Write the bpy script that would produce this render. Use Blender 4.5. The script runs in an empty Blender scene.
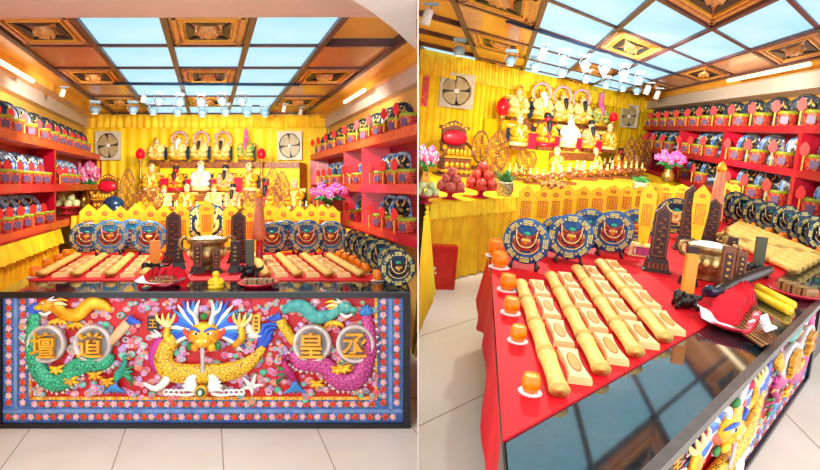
import bpy, math, random
from mathutils import Vector as V3, Matrix
random.seed(7)
SC = bpy.context.scene
COL = SC.collection
F, CX, CY, HC = 560.0, 410.0, 185.0, 1.642      # focal length in pixels, principal point, eye height
CAM = V3((0, 0, HC))
PI = math.pi

# ------------------------------------------------------------------ materials
def lin(h):
    c = [int(h[i:i+2], 16) / 255 for i in (0, 2, 4)]
    return tuple(x / 12.92 if x <= .04045 else ((x + .055) / 1.055) ** 2.4 for x in c) + (1,)
MATS = {}
def mat(name, c1, c2=None, scale=8, rough=.5, metal=0, emit=0, kind='noise', bump=0, c3=None, spec=.5, lo=.35, hi=.65, coat=0):
    if name in MATS: return MATS[name]
    m = bpy.data.materials.new(name); m.use_nodes = True
    nt = m.node_tree; b = nt.nodes['Principled BSDF']
    b.inputs['Roughness'].default_value = rough
    b.inputs['Metallic'].default_value = metal
    b.inputs['Specular IOR Level'].default_value = spec
    b.inputs['Coat Weight'].default_value = coat
    if c2 is None:
        c2 = c1; lo, hi = 0, 1
        h = [int(c1[i:i+2], 16) for i in (0, 2, 4)]
        c2 = ''.join('%02x' % max(0, int(x * .93)) for x in h)
    tc = nt.nodes.new('ShaderNodeTexCoord')
    if kind == 'noise':
        t = nt.nodes.new('ShaderNodeTexNoise'); t.inputs['Scale'].default_value = scale; t.inputs['Detail'].default_value = 3
        out = t.outputs['Fac']
    elif kind == 'vor':
        t = nt.nodes.new('ShaderNodeTexVoronoi'); t.inputs['Scale'].default_value = scale
        out = t.outputs['Distance']
    elif kind == 'edge':
        t = nt.nodes.new('ShaderNodeTexVoronoi'); t.feature = 'DISTANCE_TO_EDGE'; t.inputs['Scale'].default_value = scale
        out = t.outputs['Distance']
    elif kind == 'wave':
        t = nt.nodes.new('ShaderNodeTexWave'); t.inputs['Scale'].default_value = scale; t.inputs['Distortion'].default_value = 2.5
        t.inputs['Detail'].default_value = 2
        out = t.outputs['Fac']
    nt.links.new(tc.outputs['Object'], t.inputs['Vector'])
    r = nt.nodes.new('ShaderNodeValToRGB'); nt.links.new(out, r.inputs['Fac'])
    e = r.color_ramp.elements
    e[0].position = lo; e[0].color = lin(c1); e[1].position = hi; e[1].color = lin(c2)
    if c3:
        x = r.color_ramp.elements.new((lo + hi) / 2); x.color = lin(c3)
    nt.links.new(r.outputs['Color'], b.inputs['Base Color'])
    if emit:
        nt.links.new(r.outputs['Color'], b.inputs['Emission Color']); b.inputs['Emission Strength'].default_value = emit
    if bump:
        bp = nt.nodes.new('ShaderNodeBump'); bp.inputs['Strength'].default_value = bump; bp.inputs['Distance'].default_value = .01
        nt.links.new(out, bp.inputs['Height']); nt.links.new(bp.outputs['Normal'], b.inputs['Normal'])
    MATS[name] = m
    return m
def floor_mat():
    m = mat('floor_tile', 'eae3d6', 'e0d8c8', 1.5, .22)
    nt = m.node_tree; b = nt.nodes['Principled BSDF']
    src = b.inputs['Base Color'].links[0].from_socket
    uv = nt.nodes.new('ShaderNodeTexCoord'); sep = nt.nodes.new('ShaderNodeSeparateXYZ')
    nt.links.new(uv.outputs['UV'], sep.inputs[0])
    ms = []
    for ax in ('X', 'Y'):
        f = nt.nodes.new('ShaderNodeMath'); f.operation = 'FRACT'; nt.links.new(sep.outputs[ax], f.inputs[0])
        l = nt.nodes.new('ShaderNodeMath'); l.operation = 'LESS_THAN'; l.inputs[1].default_value = .012; nt.links.new(f.outputs[0], l.inputs[0]); ms.append(l)
    mx = nt.nodes.new('ShaderNodeMath'); mx.operation = 'MAXIMUM'; nt.links.new(ms[0].outputs[0], mx.inputs[0]); nt.links.new(ms[1].outputs[0], mx.inputs[1])
    mix = nt.nodes.new('ShaderNodeMix'); mix.data_type = 'RGBA'
    nt.links.new(mx.outputs[0], mix.inputs['Factor']); nt.links.new(src, mix.inputs[6]); mix.inputs[7].default_value = lin('a89a86')
    nt.links.new(mix.outputs[2], b.inputs['Base Color'])
    return m
W = mat
M_FLOOR = floor_mat()
M_WALL = W('golden_wall', 'eebf62', 'e2ae50', 1.5, .4); M_SOFF = W('soffit_paint', 'd3b3a6'); M_PALE = W('pale_soffit', 'd9d0c8')
M_CURT = W('yellow_curtain', 'ffdc0c', 'fac800', 3, .6); M_VAL = W('yellow_valance', 'ffd91a', 'f2b800', 6, .6)
M_SKIRT = W('golden_skirt', 'ffc907', 'f0a800', 5, .6)
M_RED = W('red_lacquer', 'd81232', 'b80b2c', 3, .35, coat=.2); M_REDBACK = W('dark_red_board', 'a00b38', '8a0830', 3, .5)
M_ORANGE = W('orange_edge', 'f0641e', 'e03a2a', 14, .4)
M_CLOTH = W('red_tablecloth', 'd80418', 'c00216', 4, .6, spec=.25, bump=.1)
M_GRAN = W('black_granite', '06161c', '0d2c34', 40, .05, spec=.8); M_GRAN.node_tree.nodes['Principled BSDF'].inputs['IOR'].default_value = 2.1; M_BLACK = W('black_lacquer', '0b0c12', '15161c', 6, .3)
M_LIP = W('granite_lip', '4a4440', '5a534e', 20, .3)
M_WOOD = W('glossy_gold_wood', 'dca468', 'c88c50', 2.5, .18, kind='wave', lo=.2, hi=.9); M_WOOD2 = W('carved_gold_wood', 'd8a264', 'bc8048', 14, .35, bump=.2)
M_PLAINW = W('plain_gold_panel', 'd29a66', 'c48850', 1.4, .2); M_COVE = W('golden_cove', 'f2b849', 'e09f35', 1.2, .25)
M_BEAM = W('dark_purple_beam', '4a3038', '5d3d40', 4, .4); M_CUT = W('dark_cutout', '151a20', '20262c')
M_SKY = W('sky_light', 'c2eeff', 'a4e4fc', .9, .4, emit=.95)
M_SKY.node_tree.links.remove(M_SKY.node_tree.nodes['Principled BSDF'].inputs['Base Color'].links[0]); M_SKY.node_tree.nodes['Principled BSDF'].inputs['Base Color'].default_value = (.05, .06, .07, 1); M_SKY.node_tree.nodes['Principled BSDF'].inputs['Specular IOR Level'].default_value = .1
M_STREAK = W('streak_glow', 'fff0c8', 'ffe9b4', emit=2.0)  # glow of the cove strips that stand in for reflected light
M_GOLD = W('gold', 'ffc62e', 'd98d10', 12, .3, .35); M_GOLD2 = W('pale_gold', 'ffedaa', 'f0c458', 14, .4, .1)
M_BRASS = W('brass', 'd3a24a', '94692a', 10, .3, .6); M_DKWOOD = W('dark_carved_wood', '4a2420', '241312', 30, .4, bump=.4)
M_BROWN = W('brown_wood', '8a4c24', '5e3016', 20, .4, bump=.3); M_OPEN = W('openwork_wood', 'a8622c', '6e3c18', 25, .4)
M_BLUE = W('plate_blue', '1a5f9c', '0f3d70', 5, .3); M_LBLUE = W('plate_light_blue', '3f9bd8', '1f6fb4', 5, .3)
M_NAVY = W('navy', '0c2440', '123a5c', 8, .3)
M_TRI = W('trigram_gold', 'e8d878', 'c8b850', 10, .4)
M_CRIM = W('crimson_relief', '8a1a20', '3c0c12', 22, .35, c3='b8432c'); M_STAND = W('black_stand', '120d0c', '1e1614', 8, .35)
M_YEL = W('yellow_board', 'ffd51c', 'f7c40a', 4, .5); M_SEAL = W('seal_red', 'd8561c', 'c8461a', 20)
M_ROLL = W('gold_paper', 'f0c870', 'e0b054', 6, .5, spec=.3); M_PACK = W('pale_paper', 'f6dc9c', 'e8c074', 8, .5); M_STAMP = W('stamp_orange', 'c8601c', 'e8a040', 60, kind='vor', lo=.2, hi=.6)
M_CUP = W('amber_cup', 'ff8800', 'f07400', 5, .25); M_WAX = W('candle_wax', 'ffb81e', 'ffa808', 6, .4); M_DOILY = W('white_doily', 'f6f2ea', 'dcd8d0', 20)
M_WHITE = W('white', 'f2efe8', 'e4e0d8', 6, .5); M_GREYW = W('fan_housing', 'd8d0be', 'c8bfa8', 6, .4)
M_BLADE = W('fan_blade', 'c9b98c', 'a8946a', 3, .35)
M_POTRED = W('pot_red_pattern', 'd81c3c', 'f0a030', 9, .4, kind='vor', lo=.12, hi=.75, c3='c2183c')
M_RIM = W('pot_rim_green', 'b8b82c', '8a9a20', 14, .4); M_TAG = W('tag_red', 'f0322c', 'dc2420', 8, .5); M_LABEL = W('pot_label', '8a6a8c', '40305c', 22, .4)
M_STICK = W('yellow_stick', 'f5b83c', 'e8a02a')
M_DRAGP = W('dragon_plate_dark', '101418', 'b8963c', 9, .35, kind='noise', lo=.46, hi=.72, c3='234a52')
M_DRAGB = W('dragon_plate_blue', 'b8cfe0', '2a70b8', 7, .35, kind='noise', lo=.4, hi=.6)
M_DRAGG = W('dragon_relief_gold', 'b8923c', '100f12', 12, .35, lo=.36, hi=.52, c3='4a3c20')
M_BEARD = W('black_beard', '141418', '22222a', 30); M_SKIN = W('painted_face', 'f0c8a0', 'e4b488')
M_PINK = W('pink', 'f070a8', 'd84890', 12); M_ORCH = W('orchid', 'e070d8', 'b848b8', 12, .5); M_PALEP = W('pale_pink', 'f8c8dc', 'e898c0', 12)
M_GREEN = W('leaf_green', '2f8a3c', '1c5c28', 12); M_TEAL = W('teal', '2fb090', '1a8870', 12, .4); M_LGREEN = W('pale_green_fruit', 'dfe8b0', 'c4d488')
M_APPLE = W('red_apple', 'b81c2c', 'e0583c', 3, .25); M_PEACH = W('peach', 'e88068', 'c44a4c', 3, .4); M_LONG = W('longan', 'c8904c', 'a06c30', 8)
M_ORB = W('red_lamp', 'f01420', 'd80c1c', 3, .12, emit=.25); M_BRONZE = W('bronze_censer', 'b89860', '7c6030', 7, .3, .5); M_ASH = W('white_ash', 'e8e4dc', 'd0ccc4', 20)
M_AMBER = W('orange_block', 'f0941c', 'd87a10', 10, .3); M_INC = W('incense_red', 'dc1228', 'bc0a20', 20, .85, spec=.2); M_BAMB = W('bamboo_stick', 'd8a860', 'b88440', 14)
M_NAPK = W('napkin', 'f4f2f4', 'e4e4ea', 6); M_CORD = W('dusty_pink_wrap', 'e88868', 'd87058', 10, .6)
M_CYANL = W('lamp_housing', '9cc0d6', '7ea8c2', 4, .3); M_STEEL = W('grey_steel', '9a9aa0', '7c7c84', 6, .3, .4)

# ------------------------------------------------------------------ mesh builder
class MB:
    def __init__(s): s.v = []; s.f = []; s.mi = []; s.sm = []; s.ms = []; s.uv = None
    def slot(s, m):
        if m not in s.ms: s.ms.append(m)
        return s.ms.index(m)
    def add(s, vs, fs, m, smooth=False):
        b = len(s.v); k = s.slot(m)
        s.v.extend(tuple(x) for x in vs)
        for q in fs: s.f.append(tuple(b + i for i in q)); s.mi.append(k); s.sm.append(smooth)
        return s
    def box(s, c, sz, m, R=None, taper=1):
        x, y, z = [a / 2 for a in sz]; vs = []
        for k in (-1, 1):
            t = taper if k > 0 else 1
            for q in ((-1, -1), (1, -1), (1, 1), (-1, 1)):
                p = V3((q[0] * x * t, q[1] * y * t, k * z))
                if R: p = R @ p
                vs.append(p + V3(c))
        return s.add(vs, [(3, 2, 1, 0), (4, 5, 6, 7), (0, 1, 5, 4), (1, 2, 6, 5), (2, 3, 7, 6), (3, 0, 4, 7)], m)
    def hexa(s, a, b, m):            # bottom quad, top quad (same order)
        return s.add(list(a) + list(b), [(3, 2, 1, 0), (4, 5, 6, 7), (0, 1, 5, 4), (1, 2, 6, 5), (2, 3, 7, 6), (3, 0, 4, 7)], m)
    def lathe(s, prof, m, seg=16, c=(0, 0, 0), sx=1, sy=1, R=None, caps=True, smooth=True):
        vs = []; n = len(prof)
        for r, z in prof:
            for i in range(seg):
                a = 2 * PI * i / seg; p = V3((r * math.cos(a) * sx, r * math.sin(a) * sy, z))
                if R: p = R @ p
                vs.append(p + V3(c))
        fs = []
        for j in range(n - 1):
            for i in range(seg):
                k = (i + 1) % seg; fs.append((j*seg+i, j*seg+k, (j+1)*seg+k, (j+1)*seg+i))
        if caps: fs.append(tuple(range(seg - 1, -1, -1))); fs.append(tuple((n-1)*seg + i for i in range(seg)))
        return s.add(vs, fs, m, smooth)
    def sph(s, c, r, m, seg=12, ring=8, R=None):
        if not hasattr(r, '__len__'): r = (r, r, r)
        vs = [];
        for j in range(ring + 1):
            t = PI * j / ring; t = min(max(t, .02), PI - .02)
            for i in range(seg):
                a = 2 * PI * i / seg; p = V3((r[0]*math.sin(t)*math.cos(a), r[1]*math.sin(t)*math.sin(a), -r[2]*math.cos(t)))
                if R: p = R @ p
                vs.append(p + V3(c))
        fs = [(j*seg+i, j*seg+(i+1) % seg, (j+1)*seg+(i+1) % seg, (j+1)*seg+i) for j in range(ring) for i in range(seg)]
        fs.append(tuple(range(seg-1, -1, -1))); fs.append(tuple(ring*seg+i for i in range(seg)))
        return s.add(vs, fs, m, True)
    def tube(s, pts, rad, m, seg=8, flat=None, smooth=True, sub=0):
        pts = [V3(p) for p in pts]
        if not hasattr(rad, '__len__'): rad = [rad] * len(pts)
        if sub:
            P2 = []; R2 = []; n = len(pts)
            for i in range(n - 1):
                p0, p1, p2, p3 = pts[max(i-1, 0)], pts[i], pts[i+1], pts[min(i+2, n-1)]
                for k in range(sub):
                    t = k / sub
                    P2.append(.5*((2*p1)+(p2-p0)*t+(2*p0-5*p1+4*p2-p3)*t*t+(3*p1-p0-3*p2+p3)*t**3)); R2.append(rad[i]*(1-t)+rad[i+1]*t)
            P2.append(pts[-1]); R2.append(rad[-1]); pts, rad = P2, R2
        vs = []; ref = V3((0, 1, 0)) if flat else None; prev = None
        for i, p in enumerate(pts):
            d = (pts[min(i+1, len(pts)-1)] - pts[max(i-1, 0)]).normalized()
            if flat: a = d.cross(V3((0, 1, 0)));
            else: a = d.cross(prev if prev else (V3((0, 0, 1)) if abs(d.z) < .9 else V3((1, 0, 0))))
            if a.length < 1e-6: a = d.cross(V3((1, .2, .1)))
            a.normalize(); b = a.cross(d).normalized()
            if not flat: prev = b
            fl = flat or 1
            for k in range(seg):
                t = 2*PI*k/seg; vs.append(p + a*rad[i]*math.cos(t) + b*rad[i]*fl*math.sin(t))
        n = len(pts)
        fs = [(j*seg+i, j*seg+(i+1) % seg, (j+1)*seg+(i+1) % seg, (j+1)*seg+i) for j in range(n-1) for i in range(seg)]
        fs.append(tuple(range(seg-1, -1, -1))); fs.append(tuple((n-1)*seg+i for i in range(seg)))
        return s.add(vs, fs, m, smooth)
    def prism(s, poly, y0, y1, m):   # outline in x,z extruded along y (y0 front)
        n = len(poly)
        vs = [(x, y0, z) for x, z in poly] + [(x, y1, z) for x, z in poly]
        return s.add(vs, [tuple(range(n)), tuple(range(2*n-1, n-1, -1))] + [(i, n+i, n+(i+1) % n, (i+1) % n) for i in range(n)], m)
    def torus(s, c, R, r, m, seg=24, ring=6, sx=1, sz=1, a0=0, a1=2*PI):   # in the x,z plane
        full = abs(a1 - a0 - 2*PI) < 1e-3; n = seg if full else seg + 1; vs = []
        for i in range(n):
            a = a0 + (a1 - a0) * i / seg
            for k in range(ring):
                t = 2*PI*k/ring; q = R + r*math.cos(t)
                vs.append((c[0] + q*math.cos(a)*sx, c[1] + r*math.sin(t), c[2] + q*math.sin(a)*sz))
        fs = [(i*ring+k, i*ring+(k+1) % ring, ((i+1) % n)*ring+(k+1) % ring, ((i+1) % n)*ring+k) for i in range(n if full else n-1) for k in range(ring)]
        return s.add(vs, fs, m, True)
    def disc(s, c, r, t, m, seg=24, sx=1, sz=1):    # round plate in x,z facing -y
        return s.prism([(c[0] + r*sx*math.cos(2*PI*i/seg), c[2] + r*sz*math.sin(2*PI*i/seg)) for i in range(seg)], c[1] - t, c[1], m)
    def build(s, name, parent=None):
        me = bpy.data.meshes.new(name); me.from_pydata(s.v, [], s.f)
        for m in s.ms: me.materials.append(m)
        me.polygons.foreach_set('material_index', s.mi); me.polygons.foreach_set('use_smooth', s.sm)
        if s.uv:
            u = me.uv_layers.new(name='UVMap')
            for l in me.loops: u.data[l.index].uv = s.uv[l.vertex_index]
        me.update()
        o = bpy.data.objects.new(name, me); COL.objects.link(o)
        if parent: o.parent = parent
        return o
def struct(name, mb):
    o = mb.build(name); o['kind'] = 'structure'; return o
def tag(o, label, cat, group=None, kind=None):
    o['label'] = label; o['category'] = cat
    if group: o['group'] = group
    if kind: o['kind'] = kind
    return o
def thing(name, label, cat, M=None, group=None):
    o = bpy.data.objects.new(name, None); COL.objects.link(o); o.empty_display_size = .05
    if M is not None: o.matrix_world = M
    return tag(o, label, cat, group)
KIDS = {}
def copy_tree(o, parent=None):
    c = o.copy(); COL.objects.link(c)
    if parent: c.parent = parent
    for ch in list(o.children): copy_tree(ch, c)
    return c
CACHE = {}
def put(key, fn, name, label, cat, M, group=None):     # build a thing the first time, copy it and its parts afterwards
    if key in CACHE:
        r = copy_tree(CACHE[key]); r.matrix_world = M; r['label'] = label; r['category'] = cat
        if group: r['group'] = group
        elif 'group' in r: del r['group']
        return r
    r = thing(name, label, cat, None, group); fn(r); r.matrix_world = M; CACHE[key] = r
    return r

# ------------------------------------------------------------------ frames of the two rooms
def ray(u, v): return V3(((u - CX) / F, 1, -(v - CY) / F))
class Frame:
    def __init__(s, vx, vy, name):
        s.name = name
        if vx is None: s.ex = V3((1, 0, 0)); s.n = V3((0, 0, 1))
        else:
            s.ex = ray(*vx).normalized(); e = ray(*vy); s.n = s.ex.cross(e).normalized()
            if s.n.z < 0: s.n = -s.n
        s.ey = ray(*vy).normalized()
    def H(s, u, v, h): r = ray(u, v); return CAM + r * (h / r.dot(s.n))
    def V(s, P, d, u, v):
        nn = d.cross(s.n); r = ray(u, v); return CAM + r * ((P - CAM).dot(nn) / r.dot(nn))
    def h(s, P): return (P - CAM).dot(s.n)
    def seth(s, P, h): return P + s.n * (h - s.h(P))
    def axes(s, f):                       # matrix axes with local -Y along f
        f = f - s.n * f.dot(s.n); f.normalize(); y = -f; x = y.cross(s.n); return x, y, s.n
    def M(s, P, f=None, yaw=0, sc=1):
        if f is None: f = CAM - P
        x, y, z = s.axes(f)
        if yaw:
            c, t = math.cos(math.radians(yaw)), math.sin(math.radians(yaw)); x, y = x*c + y*t, y*c - x*t
        if not hasattr(sc, '__len__'): sc = (sc, sc, sc)
        x, y, z = x*sc[0], y*sc[1], z*sc[2]
        return Matrix(((x.x, y.x, z.x, P.x), (x.y, y.y, z.y, P.y), (x.z, y.z, z.z, P.z), (0, 0, 0, 1)))
def proj(P):
    d = P - CAM; return CX + F*d.x/d.y, CY - F*d.z/d.y
def px(P): return (P.y - CAM.y) / F        # metres per pixel there
A = Frame(None, (209, 185), 'left')
B = Frame((955, 165), (455, 122), 'right')
er = ray(505, 126); er = (er - B.n * er.dot(B.n)).normalized()      # depth direction of the right-hand room's walls
NUM = ['', 'second', 'third', 'fourth', 'fifth', 'sixth', 'seventh', 'eighth', 'ninth', 'tenth', 'eleventh', 'twelfth']
def nth(i, n, a='leftmost', side='from the left', z='rightmost'):
    return a if i == 0 else (z if i == n - 1 else NUM[i] + ' ' + side)
# ------------------------------------------------------------------ helpers for the shells
KA = -201 / 560
def PA(a, Y, h): return V3((a + KA * Y, Y, HC + h))
PART = .0143                                     # the partition between the rooms stands along x = PART * y
def sideA(P): return PART * P.y - P.x - .003
def sideB(P): return P.x - PART * P.y - .003
def clip(poly, g):
    out = []
    for i, p in enumerate(poly):
        q = poly[(i+1) % len(poly)]; a, b = g(p), g(q)
        if a >= 0: out.append(p)
        if (a < 0) != (b < 0): out.append(p + (q - p) * (a / (a - b)))
    return out
def slab(mb, poly, n, h0, h1, m, fr):            # plan outline lifted between two heights
    lo = [fr.seth(p, h0) for p in poly]; hi = [fr.seth(p, h1) for p in poly]; k = len(poly)
    mb.add(lo + hi, [tuple(range(k-1, -1, -1)), tuple(range(k, 2*k))] + [(i, (i+1) % k, k+(i+1) % k, k+i) for i in range(k)], m)
    return mb
def curtain(fr, P0, d, width, h0, h1, out, m, amp=.03, wl=.16, nz=6, flare=0, gath=.3, seed=0, hem=0):
    rnd = random.Random(seed); n = max(8, int(width / wl * 8)); mb = MB(); vs = []
    ph = [rnd.uniform(0, 6) for _ in range(4)]
    for j in range(nz + 1):
        t = j / nz; h = h1 + (h0 - h1) * t
        for i in range(n + 1):
            s = width * i / n
            w = math.sin(2*PI*s/wl + .6*math.sin(s*1.7/wl+ph[0])) + .4*math.sin(2*PI*s/wl*.53+ph[1])
            k = amp * (gath + (1-gath) * t) * w + flare * t
            P = fr.seth(P0 + d * s, h - (hem * .5 * (1 + math.sin(2*PI*s/wl*.25)) * t)) + out * k
            vs.append(P)
    mb.add(vs, [(j*(n+1)+i, j*(n+1)+i+1, (j+1)*(n+1)+i+1, (j+1)*(n+1)+i) for j in range(nz) for i in range(n)], m, True)
    return mb

# ------------------------------------------------------------------ left-hand room
YB, CEIL, FLO, TOPA = 9.2, 1.18, -1.642, -.722
poly = clip([PA(-3.2, 1.6, FLO), PA(3.6, 1.6, FLO), PA(3.6, 9.6, FLO), PA(-3.2, 9.6, FLO)], sideA)
mb = slab(MB(), poly, None, FLO - .06, FLO, M_FLOOR, A)
def uvA(p): return ((p[0] - KA*p[1] - .08) / .645, (p[1] - .5) / 1.9)
mb.uv = [uvA(p) for p in mb.v]; struct('floor', mb)
poly = clip([PA(-2.2, YB, 0), PA(2.4, YB, 0), PA(2.4, YB+.1, 0), PA(-2.2, YB+.1, 0)], sideA)
struct('wall_back', slab(MB(), poly, None, FLO, 1.4, M_WALL, A))
struct('wall_left', slab(MB(), [PA(-2.05, 2.6, 0), PA(-2.05, YB, 0), PA(-2.2, YB, 0), PA(-2.2, 2.6, 0)], None, FLO, 1.4, M_WALL, A))
poly = clip([PA(1.97, 4, 0), PA(2.1, 4, 0), PA(2.1, YB, 0), PA(1.97, YB, 0)], sideA)
struct('wall_right', slab(MB(), poly, None, FLO, 1.4, M_WALL, A))
# ceiling: slab, front soffit, side coves, beams
poly = clip([PA(-2.2, 3.8, 0), PA(2.4, 3.8, 0), PA(2.4, YB, 0), PA(-2.2, YB, 0)], sideA)
struct('ceiling', slab(MB(), poly, None, CEIL + .05, CEIL + .2, M_WALL, A))
poly = clip([PA(-3, 3.0, 0), PA(3, 3.0, 0), PA(3, 3.76, 0), PA(-3, 3.80, 0)], sideA)
struct('ceiling', slab(MB(), poly, None, 1.13, 1.45, M_SOFF, A))
q = [A.H(352, 0, .82), A.H(372, 12, .82), A.H(396, 31, .82), A.H(416.5, 50, .82), A.H(416.5, 0, .82), A.H(416, -12, .82), A.H(345, -12, .82)]
struct('trim_1', slab(MB(), clip(q, sideA), None, .82, 1.12, M_PALE, A))
for sd in (-1, 1):
    mb = MB(); x0 = 1.6 * sd; x1 = (2.05 if sd < 0 else 1.97) * sd
    for a0, a1, h0, h1, m in ((x0, x0 + .2*sd, CEIL - .015, CEIL + .05, M_COVE), (x0 + .2*sd, x1, CEIL - .10, CEIL + .05, M_COVE), (x1 - .1*sd, x1, .93, CEIL - .1, M_PALE)):
        p = clip([PA(a0, 3.8, 0), PA(a1, 3.8, 0), PA(a1, YB, 0), PA(a0, YB, 0)][::sd], sideA)
        if len(p) > 2: slab(mb, p, None, h0, h1, m, A)
    struct('trim_%d' % (3 + sd), mb)
COLA = [-1.57, -.943, -.32, .31, .94, 1.57]; ROWA = [3.82, 4.72, 5.62, 6.52, 7.42, 8.32, 9.2]
mb = MB()
for a in COLA:
    p = clip([PA(a-.025, 3.8, 0), PA(a+.025, 3.8, 0), PA(a+.025, YB, 0), PA(a-.025, YB, 0)], sideA)
    slab(mb, p, None, CEIL - .03, CEIL + .05, M_BEAM, A)
for Y in ROWA:
    p = clip([PA(-1.6, Y-.02, 0), PA(1.6, Y-.02, 0), PA(1.6, Y+.02, 0), PA(-1.6, Y+.02, 0)], sideA)
    slab(mb, p, None, CEIL - .015, CEIL + .05, M_BEAM, A)
struct('trim_5', mb)

# panels of both ceilings: local square from -1 to 1, z = 0 is the lower face
def panel_local(kind):
    def fn(r):
        if kind == 'sky':
            MB().box((0, 0, .02), (1.9, 1.9, .03), M_SKY).build('diffuser', r)
        elif kind == 'plain':
            MB().box((0, 0, .02), (1.94, 1.94, .04), M_PLAINW).build('board', r)
        else:
            MB().box((0, 0, .03), (1.94, 1.94, .04), M_WOOD).build('board', r)
            m = MB()
            for k in range(4):
                R = Matrix.Rotation(k*PI/2, 3, 'Z')
                m.box(R @ V3((0, -.78, .0)), (1.75, .1, .035), M_WOOD2, R); m.box(R @ V3((0, -.62, .0)), (1.25, .04, .04), M_COVE, R)
            m.build('frame', r)
            for k in range(4):
                R = Matrix.Rotation(k*PI/2, 3, 'Z'); c = MB(); pts = [R @ V3((x*.5, -.53 + .2*(1-abs(x)**2), -.012)) for x in [-1+i*.2 for i in range(11)]]
                low = [R @ V3((x*.5, -.55, -.012)) for x in (-1, 1)]
                vs = pts + [p + V3((0, 0, .02)) for p in pts]; nn = len(pts)
                c.add(vs, [tuple(range(nn-1, -1, -1)), tuple(range(nn, 2*nn))] + [(i, (i+1) % nn, nn+(i+1) % nn, nn+i) for i in range(nn)], M_CUT)
                c.build('cutout', r)
            c = MB()
            c.lathe([(.28, .02), (.26, -.03), (.16, -.04), (.08, -.06)], M_WOOD2, 16)
            for k in range(8):
                a = k*PI/4; c.sph((.2*math.cos(a), .2*math.sin(a), -.03), (.08, .05, .02), M_WOOD2, 8, 4, Matrix.Rotation(a, 3, 'Z'))
            c.build('carved_boss', r)
    return fn
def panel(kind, P, x, y, n, label, group):
    e1 = x.normalized(); e2 = n.cross(e1)
    Mx = Matrix(((e1.x, e2.x, n.x, P.x), (e1.y, e2.y, n.y, P.y), (e1.z, e2.z, n.z, P.z), (0, 0, 0, 1)))
    key = (kind, round(x.length, 3), round(y.dot(e1), 3), round(y.dot(e2), 3))
    def fn(r):
        panel_local(kind)(r)
        for c in r.children:
            for v in c.data.vertices: v.co = (v.co.x*x.length + v.co.y*y.dot(e1), v.co.y*y.dot(e2), v.co.z)
    nm = {'sky': 'ceiling_light', 'plain': 'ceiling_panel', 'ornate': 'ceiling_panel'}[kind]
    ct = {'sky': 'ceiling light', 'plain': 'ceiling panel', 'ornate': 'ceiling panel'}[kind]
    put(key, fn, nm, label, ct, Mx, group)
KW = {'sky': 'glowing blue ceiling light', 'plain': 'plain golden ceiling panel', 'ornate': 'carved golden ceiling panel'}
GW = {'sky': 'sky lights of the %s-hand ceiling', 'plain': 'plain panels of the %s-hand ceiling', 'ornate': 'carved panels of the %s-hand ceiling'}
KA_pat = lambda c, r: ('ornate' if r % 2 == 0 else ('plain' if c in (0, 4) else 'sky')) if c in (0, 2, 4) else 'sky'
for r in range(6):
    for c in range(5):
        a0, a1, y0, y1 = COLA[c], COLA[c+1], ROWA[r], ROWA[r+1]
        a1 = min(a1, .3725*y0)
        P = PA((a0+a1)/2, (y0+y1)/2, CEIL)
        cs = [PA(a, Y, CEIL) for a in (a0, a1) for Y in (y0, y1)]
        k = KA_pat(c, r)
        if min(sideA(p) for p in cs) < 0:
            continue
        panel(k, P, V3(((a1-a0)/2, 0, 0)), V3((KA*(y1-y0)/2, (y1-y0)/2, 0)), V3((0, 0, 1)),
              '%s, %s row from front, %s, left room' % (KW[k], ['first', 'second', 'third', 'fourth', 'fifth', 'sixth'][r], nth(c, 5)), GW[k] % 'left')

# ------------------------------------------------------------------ right-hand room
HT, TH = -1.0, .74                                # table top and table height
HFL = HT - TH
lip = B.H(793, 331, HT)
foot = B.H(455, 276, HFL)
na = B.ex.cross(B.n).normalized()                 # towards the viewer from the back wall
if na.dot(CAM - foot) < 0: na = -na
alt_top = B.V(foot, B.ex, 430, 203.5); HALT = B.h(alt_top)
base0 = B.H(437, 166, HALT); HCE = 1.255
k0 = B.V(base0, B.ex, 641, 130)
wv = er.cross(B.n).normalized()                   # into the shelf wall
if wv.dot(B.ex) < 0: wv = -wv
def PB(s, t, h): return B.seth(lip + B.ex * s + er * t, h)
def lat(o, s0, s1, t0, t1, h): return [B.seth(o + B.ex*s + er*t, h) for s, t in ((s0, t0), (s1, t0), (s1, t1), (s0, t1))]
poly = clip(lat(foot, -12, 14, -8, 6, HFL), sideB)
poly = clip(poly, lambda P: P.y - 1.2)
mb = slab(MB(), poly, None, HFL - .06, HFL, M_FLOOR, B)
def uvB(p):
    d = V3(p) - foot; t = d.dot(na) / er.dot(na); s = (d - er*t).dot(B.ex); return (s / 1.6 + .35, t / 1.6 + .1)
mb.uv = [uvB(p) for p in mb.v]; struct('floor', mb)
bw = [base0 + B.ex*-3, base0 + B.ex*13, base0 + B.ex*13 - na*.15, base0 + B.ex*-3 - na*.15]
struct('wall_back', slab(MB(), clip(bw, lambda P: P.x - PART*P.y + .3), None, HFL, 1.5, M_WALL, B))
sw = [k0 + wv*.55 + er*3, k0 + wv*.55 - er*11, k0 + wv*.7 - er*11, k0 + wv*.7 + er*3]
struct('wall_right', slab(MB(), sw, None, HFL, 1.5, M_WALL, B))
E0 = B.H(711, 27.7, HCE)
jmax = 3.0
for j in range(60):                               # how far the lattice runs to the back wall
    if (E0 + er*1.63*jmax - base0).dot(na) < 0: break
    jmax += .05
poly = clip(lat(E0, -18, 6, -14, jmax*1.63, HCE), sideB)
YCB = min(B.H(420, -3, HCE).y, B.H(820, -3, HCE).y) - .15
poly = clip(poly, lambda P: P.y - YCB)
struct('ceiling', slab(MB(), poly, None, HCE + .05, HCE + .2, M_WALL, B))
mb = MB()
GX = 1.61; GY = 1.63
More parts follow.
